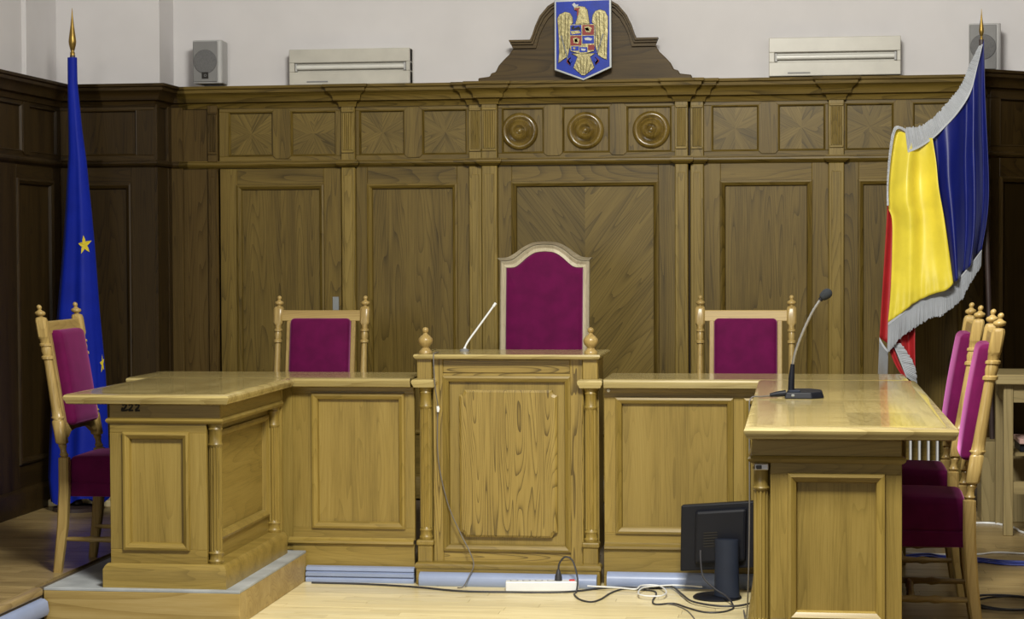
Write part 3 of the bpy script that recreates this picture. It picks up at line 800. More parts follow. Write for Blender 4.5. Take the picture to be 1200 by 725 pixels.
def make_chair(label, loc, rotz):
    t = thing('upholstered_chair', label, 'chair', loc, rotz)
    for s in (-1, 1):
        cx = s*0.222
        p = loft(MB(), cx, 0, [(0.0, 0.017, 1), (0.02, 0.018, 1), (0.2, 0.022, 1), (0.36, 0.0225, 1), (0.495, 0.022, 1), (0.500, 0.014, 0.4), (0.508, 0.020, 0), (0.514, 0.015, 0), (0.530, 0.013, 0), (0.548, 0.019, 0), (0.553, 0.016, 0),
                               (0.558, 0.022, 1), (0.562, 0.0235, 1), (0.650, 0.0235, 1), (0.655, 0.021, 1), (0.657, 0.022, 0), (0.668, 0.023, 0), (0.674, 0.0185, 0), (0.70, 0.0175, 0), (0.80, 0.0160, 0), (0.915, 0.0145, 0),
                               (0.920, 0.021, 0), (0.930, 0.021, 0), (0.935, 0.0155, 0), (0.955, 0.0185, 0), (0.972, 0.0165, 0), (0.976, 0.021, 0), (0.984, 0.021, 0), (0.988, 0.016, 0), (1.004, 0.017, 0.2),
                               (1.012, 0.0215, 1), (1.018, 0.0230, 1), (1.085, 0.0230, 1), (1.096, 0.0195, 1), (1.100, 0.013, 0.5)], ell=1.28)
        po = p.obj('back_post', 'chair', t, smooth=True, angle=42)
        f = loft(MB(), cx, 0, [(1.098, 0.010, 0), (1.104, 0.010, 0), (1.109, 0.020, 0), (1.116, 0.0235, 0), (1.122, 0.021, 0), (1.127, 0.011, 0), (1.132, 0.007, 0), (1.137, 0.010, 0), (1.143, 0.0115, 0), (1.149, 0.009, 0), (1.153, 0.003, 0)])
        f.obj('finial', 'chair', po, smooth=True, angle=60)
        # inner frame of the back
        B(s*0.165-0.012, s*0.165+0.012, -0.012, 0.014, 0.60, 1.05).map(shear).obj('back_stile', 'chair', t, bevel=0.003)
        loft(MB(), s*0.195, -0.415, [(0, 0.013, 0), (0.02, 0.018, 0), (0.05, 0.014, 0), (0.11, 0.017, 0), (0.115, 0.022, 1), (0.17, 0.022, 1), (0.175, 0.016, 0), (0.22, 0.021, 0), (0.27, 0.017, 0), (0.30, 0.022, 0), (0.305, 0.022, 1), (0.37, 0.022, 1)],
             rf=lambda z: 0).obj('front_leg', 'chair', t, smooth=True, angle=42)
        yb_ = rec(0.14)
        m = MB().lathe([(0.009, -0.40), (0.011, -0.30), (0.016, -0.27), (0.011, -0.25), (0.014, -0.20), (0.011, -0.15), (0.016, -0.13), (0.011, -0.10), (0.009, 0.005)], 0, 0, 0, seg=10, axis='z')
        m.map(lambda x, y, z: (s*0.205+x, z+0.012, 0.142+y)).obj('side_stretcher', 'chair', t, grain='y', smooth=True, angle=60)
    m = MB().lathe([(0.009, -0.2), (0.011, -0.12), (0.016, -0.10), (0.011, -0.08), (0.015, 0), (0.011, 0.08), (0.016, 0.10), (0.011, 0.12), (0.009, 0.2)], 0, -0.2, 0.142, seg=10, axis='x')
    m.obj('cross_stretcher', 'chair', t, grain='x', smooth=True, angle=60)
    top = [(-0.205, 1.026), (0.205, 1.026), (0.205, 1.080), (0.12, 1.0795), (-0.12, 1.0795), (-0.205, 1.080)]
    MB().prism(top, -0.013, 0.013).map(shear).obj('top_rail', 'chair', t, grain='x', bevel=0.003)
    low = [(-0.205, 0.575), (-0.16, 0.578), (-0.12, 0.600), (-0.06, 0.608), (0.06, 0.608), (0.12, 0.600), (0.16, 0.578), (0.205, 0.575), (0.205, 0.642), (-0.205, 0.642)]
    MB().prism(low, -0.013, 0.013).map(shear).obj('bottom_rail', 'chair', t, grain='x', bevel=0.003)
    pad(-0.152, 0.152, -0.050, 0.018, 0.628, 1.040, 0.020).map(shear).obj('back_pad', 'velvet', t, smooth=True, angle=70)
    st = pad(-0.200, 0.200, -0.10, 0.022, -0.440, 0.0, 0.026, 0.016).map(lambda x, y, z: (x, z-0.008, 0.395-y))
    st.obj('seat', 'velvet', t, smooth=True, angle=70)
    B(-0.200, 0.200, -0.435, 0.006, 0.325, 0.385).obj('seat_apron', 'velvet', t, bevel=0.008, bseg=2)
    return t
c0 = make_chair('velvet chair in front of the blue flag, beside left desk', (-3.125, 8.66, DAIS), PI/2)
CH = [((-2.375, 9.99, DAIS), 0.0, 'velvet chair behind the left bench, seen frontally, left of lectern'),
      ((-0.252, 9.99, DAIS), 0.0, 'velvet chair behind the right bench, seen frontally, right of lectern'),
      ((0.603, 7.525, DAIS), -PI/2-0.035, 'nearer of the two velvet chairs side by side at the right desk'),
      ((0.608, 8.450, DAIS), -PI/2-0.005, 'farther of the two velvet chairs at the right desk, nearer the striped flag')]
for loc, rz, lab in CH: dup(c0, loc, rz, lab)
c0['group'] = None
del c0['group']

# ---- presiding judge's high backed chair
hc = thing('high_back_chair', 'tall arched high back velvet chair behind the lectern', 'chair', (-1.243, 10.02, DAIS))
def hrec(z): return max(0, z-0.5)*0.10
def hs(x, y, z): return (x, y+hrec(z), z)
def arch(hw, zs, zc):
    pts = [(hw, zs), (hw*0.78, zs+(zc-zs)*0.03), (hw*0.62, zs+(zc-zs)*0.28), (hw*0.45, zs+(zc-zs)*0.64), (hw*0.24, zs+(zc-zs)*0.93), (0, zc)]
    return [tuple(p) for p in spline([(x, z, 0) for x, z in pts], 4)]
def outl(hw, zs, zc, zb):
    R = [(p[0], p[1]) for p in arch(hw, zs, zc)]
    return [(hw, zb)] + R + [(-x, z) for x, z in reversed(R[:-1])] + [(-hw, zb)]
oo, o1_, o2_, ii = outl(0.222, 1.326, 1.408, 0.46), outl(0.216, 1.320, 1.402, 0.466), outl(0.205, 1.306, 1.388, 0.47), outl(0.192, 1.292, 1.372, 0.50)
m = MB()
m.quad_grid([[(x, 0.03, z) for x, z in oo], [(x, -0.016, z) for x, z in oo], [(x, -0.024, z) for x, z in o1_], [(x, -0.014, z) for x, z in o2_], [(x, -0.020, z) for x, z in ii], [(x, 0.03, z) for x, z in ii]])
m.map(hs).obj('back_frame', 'chairpale', hc, smooth=True, angle=35)
cap = outl(0.222, 1.326, 1.408, 1.316); cap2 = outl(0.238, 1.340, 1.420, 1.330)
MB().quad_grid([[(x, -0.026, z) for x, z in cap[1:-1]], [(x, -0.038, z) for x, z in cap2[1:-1]], [(x, 0.036, z) for x, z in cap2[1:-1]], [(x, 0.03, z) for x, z in cap[1:-1]]]).map(hs).obj('crest_rail', 'chairpale', hc, grain='x', smooth=True)
pd = outl(0.190, 1.290, 1.370, 0.50); m = MB()
rows = []
for k, (sc, y) in enumerate(((1.0, 0.02), (1.0, -0.022), (0.97, -0.036), (0.90, -0.046), (0.6, -0.052), (0.2, -0.054))):
    rows.append([(x*sc, y, 0.9+(z-0.9)*sc) for x, z in pd])
m.quad_grid(rows, True); m.f.append(tuple(range(len(pd)*5, len(pd)*6)))
m.map(hs).obj('back_pad', 'velvet', hc, smooth=True, angle=70)
pad(-0.21, 0.21, -0.10, 0.03, -0.46, 0.0, 0.03, 0.02).map(lambda x, y, z: (x, z-0.01, 0.40-y)).obj('seat', 'velvet', hc, smooth=True, angle=70)
B(-0.215, 0.215, -0.47, 0.0, 0.32, 0.375).obj('seat_frame', 'chairpale', hc, grain='x', bevel=0.004)
for s in (-1, 1):
    loft(MB(), s*0.205, 0.0, [(0, 0.018, 1), (0.2, 0.022, 1), (0.50, 0.024, 1)], rf=lambda z: 0.0).obj('rear_leg', 'chairpale', hc, smooth=True)
    loft(MB(), s*0.195, -0.44, [(0, 0.016, 1), (0.33, 0.024, 1)], rf=lambda z: 0).obj('front_leg', 'chairpale', hc, smooth=True)

# ================================================================== FLAGS
def spear(par, x, y, z, h, mat='brass'):
    s = h/0.262
    return MB().lathe([(0.0101*s, 0), (0.0125*s, 0.010*s), (0.0125*s, 0.03*s), (0.0086*s, 0.036*s), (0.0117*s, 0.046*s), (0.0179*s, 0.07*s), (0.0203*s, 0.088*s), (0.0156*s, 0.125*s), (0.0094*s, 0.17*s), (0.0039*s, 0.225*s), (0.001, 0.262*s)], x, y, z, seg=16).obj('spearhead', mat, par, smooth=True, angle=50)
# ---- plain blue flag with gold stars, furled
EY = 10.48
eu = thing('flag', 'furled deep blue flag with yellow stars in left corner', 'flag', (-3.812, EY, DAIS))
euR = [(-3.787, 2.548), (-3.788, 2.404), (-3.767, 2.177), (-3.741, 1.995), (-3.720, 1.768), (-3.699, 1.496), (-3.674, 1.178), (-3.649, 0.859), (-3.634, 0.494), (-3.632, 0.19)]
euL = [(-3.838, 2.549), (-3.841, 2.314), (-3.839, 2.042), (-3.861, 1.769), (-3.883, 1.542), (-3.915, 1.223), (-3.947, 0.904), (-3.970, 0.583), (-3.988, 0.308), (-3.974, 0.19)]
def eu_pt(z, ph):
    l, r = interp(euL, z), interp(euR, z)
    t = (2.55-z)/2.36
    cx, hw = (l+r)/2, (r-l)/2
    dep = 0.022+0.085*t
    f = 1+0.15*min(1, t*1.6)*math.sin(6*ph+1.2+1.4*t)+0.06*t*math.sin(11*ph+3*t)
    c = math.cos(ph); s = math.sin(ph)
    return (cx+hw*c*(1-0.10*t+0.10*t*math.sin(5*ph)), EY+dep*s*f+0.004*math.sin(9*z), z+(0.02*math.sin(4*ph)*t if t > 0.97 else 0))
rows = []
NZ, NP = 60, 72
for i in range(NZ+1):
    z = 2.549-(2.549-0.195)*i/NZ
    rows.append([eu_pt(z, 2*PI*k/NP) for k in range(NP)])
MB().quad_grid(rows, True).obj('cloth', 'euflag', eu, smooth=True, angle=80)
def eu_front(x, z):
    best = min(((eu_pt(z, -PI*k/240), k) for k in range(241)), key=lambda q: abs(q[0][0]-x))
    return best[0][1]
def star(cx, cz, rx, rz, rot):
    P = [(0, 0)]
    for k in range(20):
        a = rot+PI/2+2*PI*k/20
        q = k % 4
        R = 1.0 if q == 0 else (0.38 if q == 2 else 0.60)
        P.append((R*math.cos(a), R*math.sin(a)))
    m = MB()
    for x, z in P:
        X, Z = cx+x*rx, cz+z*rz
        m.v.append((X, eu_front(X, Z)-0.004, Z))
    for k in range(20): m.f.append((0, 1+k, 1+(k+1) % 20))
    o = m.obj('star', 'star', eu)
    md = o.modifiers.new('thickness', 'SOLIDIFY'); md.thickness = 0.002
star(-3.741, 1.555, 0.030, 0.052, 0.15)
star(-3.664, 0.925, 0.010, 0.050, 0.2)
MB().tube([(-3.812, EY, DAIS+0.02), (-3.812, EY, 2.56)], 0.014, 12).obj('pole', 'polewood', eu, smooth=True)
MB().lathe([(0.13, 0), (0.13, 0.02), (0.03, 0.035), (0.022, 0.06)], -3.812, EY, DAIS, seg=24).obj('base', 'polewood', eu, smooth=True)
spear(eu, -3.812, EY, 2.545, 0.266)

# ---- striped blue, yellow and red flag with silver fringe
rf = thing('flag', 'blue yellow red satin flag with silver fringe at right', 'flag', (0.98, 10.66, 0.54))
PY = 10.66
MB().tube([(0.982, PY, 0.545), (0.968, PY, 1.1), (0.948, PY, 1.70), (0.932, PY, 2.3), (0.924, PY, 2.575)], 0.013, 12).obj('pole', 'polewood', rf, smooth=True)
spear(rf, 0.924, PY, 2.565, 0.165)
def curve(pts, n):
    P = spline([(x, z, 0) for x, z in pts], 8)
    d = [0]
    for a, b in zip(P, P[1:]): d.append(d[-1]+(b-a).length)
    out = []; j = 0
    for i in range(n+1):
        t = d[-1]*i/n
        while j < len(d)-2 and d[j+1] < t: j += 1
        u = (t-d[j])/max(1e-9, d[j+1]-d[j])
        q = P[j].lerp(P[j+1], min(1, max(0, u)))
        out.append((q.x, q.y))
    return out
def coons(top, bot, lef, rig, nu, nv, fy):
    T, Bo, L_, R_ = curve(top, nu), curve(bot, nu), curve(lef, nv), curve(rig, nv)
    rows = []
    for j in range(nv+1):
        v = j/nv; row = []
        for i in range(nu+1):
            u = i/nu
            p = []
            for c in (0, 1):
                a = (1-v)*T[i][c]+v*Bo[i][c]+(1-u)*L_[j][c]+u*R_[j][c]
                b = (1-u)*(1-v)*T[0][c]+u*(1-v)*T[-1][c]+(1-u)*v*Bo[0][c]+u*v*Bo[-1][c]
                p.append(a-b)
            row.append((p[0], fy(u, v), p[1]))
        rows.append(row)
    return rows
def sheet(name, mat, rows):
    o = MB().quad_grid(rows).obj(name, mat, rf, smooth=True, angle=180)
    md = o.modifiers.new('thickness', 'SOLIDIFY'); md.thickness = 0.003; md.offset = 0
    return o
BY = [(0.671, 2.072), (0.689, 1.950), (0.701, 1.821), (0.727, 1.671), (0.752, 1.499), (0.774, 1.341)]
hoist = [(0.932, 2.566), (0.938, 2.30), (0.955, 1.90), (0.950, 1.70), (0.920, 1.512)]
topB = [(0.671, 2.072), (0.738, 2.14), (0.805, 2.216), (0.864, 2.314), (0.898, 2.442), (0.932, 2.566)]
botB = [(0.774, 1.341), (0.820, 1.383), (0.870, 1.443), (0.920, 1.512)]
def fy_blue(u, v):
    amp = 0.010+0.022*v
    return 10.56+0.05*u - 0.035*(1-u)*(0.3+0.7*v) + 1.5*amp*math.sin(2*PI*(2.3*u**0.8+0.25*v)+0.4) + 0.35*amp*math.sin(2*PI*4.4*u+2.2*v+1.0)
sheet('blue_stripe', 'fblue', coons(topB, botB, BY, hoist, 60, 50, fy_blue))
leftY = [(0.493, 2.126), (0.469, 2.016), (0.452, 1.845), (0.453, 1.733), (0.474, 1.66), (0.474, 1.479), (0.466, 1.285), (0.453, 1.143)]
topY = [(0.493, 2.126), (0.535, 2.100), (0.600, 2.075), (0.671, 2.072)]
botY = [(0.453, 1.143), (0.512, 1.186), (0.584, 1.242), (0.669, 1.285), (0.736, 1.306), (0.774, 1.341)]
def fy_yel(u, v):
    amp = 0.008+0.012*math.sin(PI*min(1, v*1.1))
    w = 10.527-0.035*v*(u)+0.012*(1-u)
    return w + 1.7*amp*math.sin(2*PI*(1.55*u+0.22*v)+0.6)*(1-0.3*v) + 0.0035*math.sin(2*PI*(3.6*u)+3*v) + 0.003*v**8*math.sin(2*PI*8*u) + 0.010*math.exp(-((v-0.22)/0.10)**2-((u-0.6)/0.25)**2)
sheet('yellow_stripe', 'fyellow', coons(topY, botY, leftY, BY, 60, 60, fy_yel))
# red side: folded away behind the yellow
redL = [(0.452, 1.742), (0.437, 1.479), (0.424, 1.263), (0.413, 1.065)]
redR = [(0.560, 1.72), (0.56, 1.479), (0.55, 1.263), (0.53, 1.06)]
sheet('red_stripe', 'fred', coons([(0.452, 1.742), (0.56, 1.72)], [(0.413, 1.065), (0.47, 1.03), (0.53, 1.06)], redL, redR, 16, 30, lambda u, v: 10.565+0.06*u+0.014*math.sin(2*PI*1.3*u)))
sheet('red_fold', 'fred', coons([(0.46, 1.22), (0.60, 1.27)], [(0.486, 0.985), (0.53, 0.945), (0.592, 0.880)], [(0.46, 1.22), (0.470, 1.1), (0.486, 0.985)], [(0.60, 1.27), (0.59, 1.08), (0.592, 0.880)], 18, 24, lambda u, v: 10.60+0.02*math.sin(2*PI*1.6*u+0.5)))
sheet('red_fold', 'fred', coons([(0.450, 1.03), (0.482, 1.02)], [(0.530, 0.865), (0.548, 0.862)], [(0.450, 1.03), (0.49, 0.93), (0.530, 0.865)], [(0.482, 1.02), (0.515, 0.93), (0.548, 0.862)], 6, 14, lambda u, v: 10.572+0.006*math.sin(2*PI*u)))
def fringe(inner, outer, y0, y1, n, name='fringe'):
    I, O = curve(inner, n), curve(outer, n)
    m = MB()
    for k in range(n):
        a = Vector(I[k]).lerp(Vector(I[k+1]), 0.5); b = Vector(O[k]).lerp(Vector(O[k+1]), 0.5)
        w = (Vector(I[k+1])-Vector(I[k])).length*0.62
        w2 = (Vector(O[k+1])-Vector(O[k])).length*0.60
        tdir = (Vector(I[k+1])-Vector(I[k])).normalized()
        yy = y0+(y1-y0)*k/n
        L = 1+random.uniform(-0.05, 0.05); dy = random.uniform(-0.004, 0.004)
        rows = []
        for t in (0, 0.35, 0.7, 1.0):
            c = a.lerp(b, t*L); ww = w+(w2-w)*t; j = tdir*ww
            y = yy-0.004*math.sin(PI*t)+dy*t
            rows.append([(c.x-j.x, y, c.y-j.y), (c.x, y-0.004, c.y), (c.x+j.x, y, c.y+j.y), (c.x, y+0.003, c.y)])
        m.quad_grid(rows, True)
    # woven heading
    hr = [[(p[0], y0+(y1-y0)*i/n+o, p[1]) for i, p in enumerate(I)] for o in (-0.006, 0.003)]
    h2 = [[(p[0]+(q[0]-p[0])*0.10, y0+(y1-y0)*i/n+o, p[1]+(q[1]-p[1])*0.10) for i, (p, q) in enumerate(zip(I, O))] for o in (-0.006, 0.003)]
    m.quad_grid([hr[0], h2[0], h2[1], hr[1]])
    o = m.obj(name, 'fringe', rf, smooth=True, angle=60)
    o['kind'] = 'stuff'
    return o
botAll = [(0.453, 1.143), (0.512, 1.186), (0.584, 1.242), (0.669, 1.285), (0.736, 1.306), (0.774, 1.341), (0.820, 1.383), (0.870, 1.443), (0.922, 1.512)]
outAll = [(0.449, 0.992), (0.474, 1.018), (0.512, 1.061), (0.597, 1.126), (0.669, 1.165), (0.719, 1.178), (0.766, 1.212), (0.820, 1.255), (0.841, 1.298), (0.870, 1.349), (0.918, 1.426)]
fringe(botAll, outAll, 10.525, 10.585, 110)
fringe([(0.55, 2.000), (0.600, 2.020), (0.671, 2.066), (0.738, 2.13), (0.805, 2.206), (0.864, 2.304), (0.898, 2.432), (0.925, 2.545)],
       [(0.535, 2.120), (0.577, 2.129), (0.628, 2.141), (0.696, 2.194), (0.755, 2.262), (0.814, 2.338), (0.860, 2.444), (0.905, 2.535)], 10.515, 10.60, 90)
fringe([(0.456, 1.735), (0.455, 1.845), (0.471, 2.016), (0.495, 2.118), (0.545, 2.100)], [(0.446, 1.735), (0.446, 1.845), (0.458, 2.016), (0.484, 2.130), (0.545, 2.118)], 10.53, 10.52, 50)
fringe([(0.411, 1.068), (0.432, 1.03), (0.455, 1.0)], [(0.403, 0.875), (0.425, 0.865), (0.452, 0.872)], 10.548, 10.55, 18)
fringe([(0.478, 1.035), (0.515, 0.945), (0.545, 0.865)], [(0.520, 1.035), (0.585, 0.930), (0.600, 0.825)], 10.565, 10.575, 26)

# pale box the pole stands in
tag(B(0.915, 1.30, 10.50, 10.74, DAIS, 0.545).obj('pedestal_box', 'tablew', bevel=0.004), 'low pale wooden box in right corner, half hidden behind velvet chairs', 'box')

# ================================================================== THINGS ON THE WALL
# ---- coat of arms plaque
em = thing('coat_of_arms', 'shield shaped blue plaque with golden eagle above the panelling', 'plaque', (-1.15, 11.13, 2.44))
def ep(x, y): return (-1.150+(x-331)/7.25/215.0, 2.871-(y-14)/7.25/215.0)
YP = 11.055
def epoly(pts, y0, y1, name, mat, **k): return MB().prism([ep(*p) for p in pts], y0, y1).obj(name, mat, em, **k)
SH = [(90, 16), (572, 8), (574, 592), (335, 697), (90, 607)]
SI = [(105, 34), (555, 27), (557, 582), (335, 680), (107, 595)]
epoly(SH, YP, 11.085, 'shield', 'silverpaint', bevel=0.002)
epoly(SI, YP-0.002, YP+0.002, 'field', 'blueenamel')
def smooth_poly(pts, n=4):
    P = [Vector((x, y, 0)) for x, y in pts]; N_ = len(P); out = []
    for i in range(N_):
        a, b, c, d = P[i-1], P[i], P[(i+1) % N_], P[(i+2) % N_]
        for k in range(n):
            t = k/n
            q = 0.5*((2*b)+(c-a)*t+(2*a-5*b+4*c-d)*t*t+(3*b-a-3*c+d)*t**3)
            out.append((q.x, q.y))
    return out
LW = [(116, 175), (135, 140), (180, 118), (225, 128), (246, 165), (252, 212), (225, 240), (222, 420), (205, 495), (165, 520), (122, 552), (130, 470), (128, 330)]
RW = [(408, 212), (415, 150), (440, 115), (480, 104), (520, 118), (546, 165), (545, 300), (538, 420), (536, 528), (500, 515), (462, 490), (438, 420), (436, 235)]
epoly(LW, YP-0.010, YP, 'wing', 'gold', bevel=0.002)
epoly(RW, YP-0.010, YP, 'wing', 'gold', bevel=0.002)
epoly([(268, 225), (285, 170), (296, 118), (262, 108), (256, 92), (275, 76), (310, 74), (350, 80), (374, 108), (380, 150), (392, 225)], YP-0.013, YP, 'head', 'gold', bevel=0.002)
epoly([(243, 60), (262, 44), (276, 62), (296, 60), (292, 80), (262, 88)], YP-0.012, YP, 'crown', 'silverpaint')
epoly([(262, 92), (312, 88), (300, 104), (296, 150), (284, 160), (286, 112), (266, 108)], YP-0.015, YP-0.012, 'beak', 'redenamel')
epoly([(250, 590), (285, 500), (235, 470), (440, 470), (395, 500), (432, 592), (350, 655), (322, 655)], YP-0.010, YP, 'tail', 'gold', bevel=0.002)
epoly([(222, 228), (432, 228), (436, 400), (425, 452), (330, 478), (232, 450), (220, 400)], YP-0.016, YP, 'escutcheon', 'gold')
Q = [((228, 234), (322, 318), 'blueenamel'), ((330, 234), (428, 318), 'redenamel'), ((228, 324), (322, 404), 'redenamel'), ((330, 324), (428, 390), 'blueenamel'), ((236, 412), (300, 448), 'blueenamel'), ((305, 420), (372, 462), 'blueenamel'), ((378, 400), (432, 445), 'redenamel')]
for (ax, ay), (bx, by), mt in Q:
    epoly([(ax, ay), (bx, ay), (bx, by), (ax, by)], YP-0.018, YP-0.015, 'quarter', mt)
for pts, mt in (([(238, 250), (262, 240), (262, 262), (300, 244), (316, 262), (312, 276), (240, 272)], 'ink'), ([(232, 284), (300, 280), (318, 300), (240, 312)], 'gold'),
                ([(345, 250), (380, 244), (410, 262), (395, 300), (360, 292)], 'gold'), ([(350, 262), (380, 256), (390, 285), (362, 282)], 'redenamel'), ([(250, 345), (280, 336), (306, 352), (296, 392), (258, 384)], 'gold'), ([(262, 352), (285, 348), (292, 376), (268, 378)], 'redenamel'),
                ([(345, 345), (375, 338), (415, 350), (405, 366), (355, 362)], 'silverpaint'), ([(250, 425), (262, 418), (274, 430), (262, 442)], 'gold'), ([(318, 430), (360, 436), (350, 452), (322, 448)], 'silverpaint')):
    epoly(pts, YP-0.020, YP-0.0175, 'charge', mt)
for s_, cx in ((-1, 228), (1, 437)):
    epoly([(cx-s_*-34, 540), (cx, 500), (cx+s_*34, 530), (cx, 570)], YP-0.012, YP, 'talon_shield', 'redenamel')
    epoly([(cx-14, 528), (cx+4, 512), (cx+16, 530), (cx, 548)], YP-0.015, YP-0.011, 'charge', 'blueenamel')
for a, b, r, nm in (((150, 320), (205, 520), 0.0035, 'sword'), ((505, 310), (455, 470), 0.0035, 'mace')):
    p, q = ep(*a), ep(*b)
    MB().tube([(p[0], YP-0.014, p[1]), (q[0], YP-0.014, q[1])], r, 8).obj(nm, 'silverpaint', em)
# engraved feather ribs on the wings and tail
for pts in ([(150, 150), (150, 460)], [(185, 135), (178, 480)], [(212, 160), (200, 430)], [(470, 125), (486, 470)], [(512, 140), (516, 490)], [(445, 140), (462, 440)], [(310, 520), (318, 640)], [(340, 510), (338, 645)], [(370, 520), (356, 640)], [(280, 560), (305, 630)], [(405, 560), (375, 630)]):
    q = [ep(*p) for p in pts]
    MB().tube([(q[0][0], YP-0.010, q[0][1]), (q[1][0], YP-0.010, q[1][1])], 0.0022, 6).obj('feather', 'gold', em)

# ---- unlit fluorescent fittings
def fitting(label, x0, x1, z0, z1, y=11.255):
    t = thing('wall_light', label, 'light fixture', ((x0+x1)/2, y, z0))
    yf = y-0.115; h = z1-z0
    s0, s1 = z0+h*0.36, z0+h*0.62
    a, b = x0+0.03, x1-0.02
    m = MB()
    m.box(x0, x1, yf+0.026, y, z0, z1)
    m.box(x0, x1, yf, y-0.03, s1, z1); m.box(x0, x1, yf, y-0.03, z0, s0)
    m.box(x0, a, yf, y-0.03, s0, s1); m.box(b, x1, yf, y-0.03, s0, s1)
    m.obj('housing', 'cream', t, bevel=0.003)
    zc = (s0+s1)/2
    MB().tube([(a+0.012, yf+0.010, zc), (b-0.012, yf+0.010, zc)], 0.013, 14).obj('tube', 'tube', t, smooth=True)
    for xx in (a+0.002, b-0.014):
        B(xx, xx+0.012, yf+0.005, y-0.03, s0+0.004, s1-0.004).obj('lamp_holder', 'greylight', t, bevel=0.002)
    B(x0+0.10, x0+0.22, yf-0.002, yf+0.001, z0+0.012, z0+0.020).obj('maker_label', 'grey', t)
    return t
fitting('unlit fluorescent box on the wall beside the grey loudspeaker', -2.800, -2.120, 2.440, 2.636)
fitting('unlit fluorescent box on the wall right of the eagle plaque', -0.153, 0.545, 2.446, 2.652)

# ---- loudspeakers
def speaker(label, x0, x1, z0, z1, y1, badge=True, rz=0.0):
    w, h = x1-x0, z1-z0
    t = thing('loudspeaker', label, 'speaker', ((x0+x1)/2, y1, z0), rz)
    body = [(-w/2, -0.16), (w/2-0.012, -0.16), (w/2, -0.15), (w/2*0.86, 0.0), (-w/2*0.8, 0.0)]
    MB().prismz(body, 0.0, h).obj('cabinet', 'greylight', t, bevel=0.004)
    B(-w/2+0.004, w/2*0.70, -0.168, -0.158, 0.008, h-0.008).obj('grille', 'grey', t, bevel=0.003)
    c = -w*0.06
    MB().lathe([(0, 0.004), (w*0.38, 0.004), (w*0.41, 0.0)], c, -0.167, h*0.50, seg=32, axis='y', caps=False).obj('woofer', 'greygrille', t, smooth=True)
    if badge:
        bd = B(c-0.018, c+0.018, -0.173, -0.166, 0.026, 0.062).obj('badge', 'ink', t)
        MB().lathe([(0.004, 0.001), (0.008, 0.001), (0.008, 0.0), (0.004, 0.0)], c+0.002, -0.173, 0.043, seg=18, axis='y', caps=False).obj('logo', 'greygrille', bd)
    B(-0.05, 0.05, -0.05, 0.02, -0.012, 0.004).obj('bracket', 'grey', t)
    return t
speaker('grey loudspeaker with black square badge above the left panelling', -3.335, -3.168, 2.452, 2.692, 11.24)
speaker('grey loudspeaker on the wall half hidden behind the striped flag', 0.895, 1.062, 2.452, 2.702, 11.24, False)

# ================================================================== MICROPHONES, MONITOR, STRIP, CABLES
mic = thing('microphone', 'black gooseneck desk microphone standing on the right desk', 'microphone', (0.01, 8.05, ZT))
base = [(-0.062, -0.06), (0.045, -0.065), (0.092, -0.02), (0.092, 0.045), (0.045, 0.085), (-0.05, 0.08)]
m = MB().prismz(base, 0.0, 0.034)
m.map(lambda x, y, z: (x*(1-0.10*(z > 0.02)), y*(1-0.10*(z > 0.02)), z*(0.72+1.6*(y+0.06)) if z > 0.02 else z)).obj('base', 'black', mic, bevel=0.004, bseg=2)
B(-0.045, 0.0, -0.045, -0.01, 0.022, 0.032).obj('button', 'navyplastic', mic, bevel=0.003)
B(-0.035, -0.022, -0.062, -0.056, 0.008, 0.018).obj('indicator', 'silverpaint', mic, bevel=0.002)
MB().tube([(-0.055, 0.0, 0.018), (-0.090, 0.0, 0.014), (-0.118, 0.0, 0.010)], [0.013, 0.011, 0.007], 12).obj('connector', 'black', mic, smooth=True)
neck = spline([(-0.030, 0.035, 0.125), (-0.018, 0.035, 0.18), (0.010, 0.035, 0.255), (0.048, 0.035, 0.335), (0.080, 0.035, 0.385)], 8)
MB().tube([(-0.036, 0.035, 0.025), (-0.034, 0.035, 0.08), (-0.030, 0.035, 0.13)], [0.013, 0.012, 0.008], 14).obj('stem', 'black', mic, smooth=True)
rr = [0.0052+0.0009*(i % 2) for i in range(len(neck))]
MB().tube(neck, rr, 10).obj('gooseneck', 'steel', mic, smooth=True)
MB().tube([(0.076, 0.035, 0.379), (0.085, 0.035, 0.391)], 0.009, 12).obj('collar', 'black', mic, smooth=True)
d_ = Vector((0.8, 0, 0.62)).normalized(); c_ = Vector((0.099, 0.035, 0.402))
MB().tube([c_+d_*t for t in (-0.024, -0.021, -0.010, 0.004, 0.016, 0.023, 0.026)], [0.009, 0.014, 0.0185, 0.0205, 0.018, 0.011, 0.003], 18).obj('windscreen', 'foam', mic, smooth=True)
lm = thing('microphone', 'slim pale gooseneck microphone rising from the lectern top', 'microphone', (-1.545, 9.45, 1.047))
g = spline([(0.0, 0, 0.0), (0.004, 0, 0.020), (0.022, 0, 0.052), (0.062, 0, 0.106), (0.104, 0, 0.163), (0.146, 0, 0.220)], 6)
MB().tube(g, [0.0065]*6+[0.0045]*(len(g)-6), 10).obj('gooseneck', 'white', lm, smooth=True)
MB().lathe([(0.022, 0), (0.022, 0.006), (0.010, 0.012)], 0, 0, 0.0, seg=18).obj('base', 'grey', lm, smooth=True)
MB().tube([(0.138, 0, 0.209), (0.150, 0, 0.225)], 0.0065, 10).obj('capsule', 'white', lm, smooth=True)

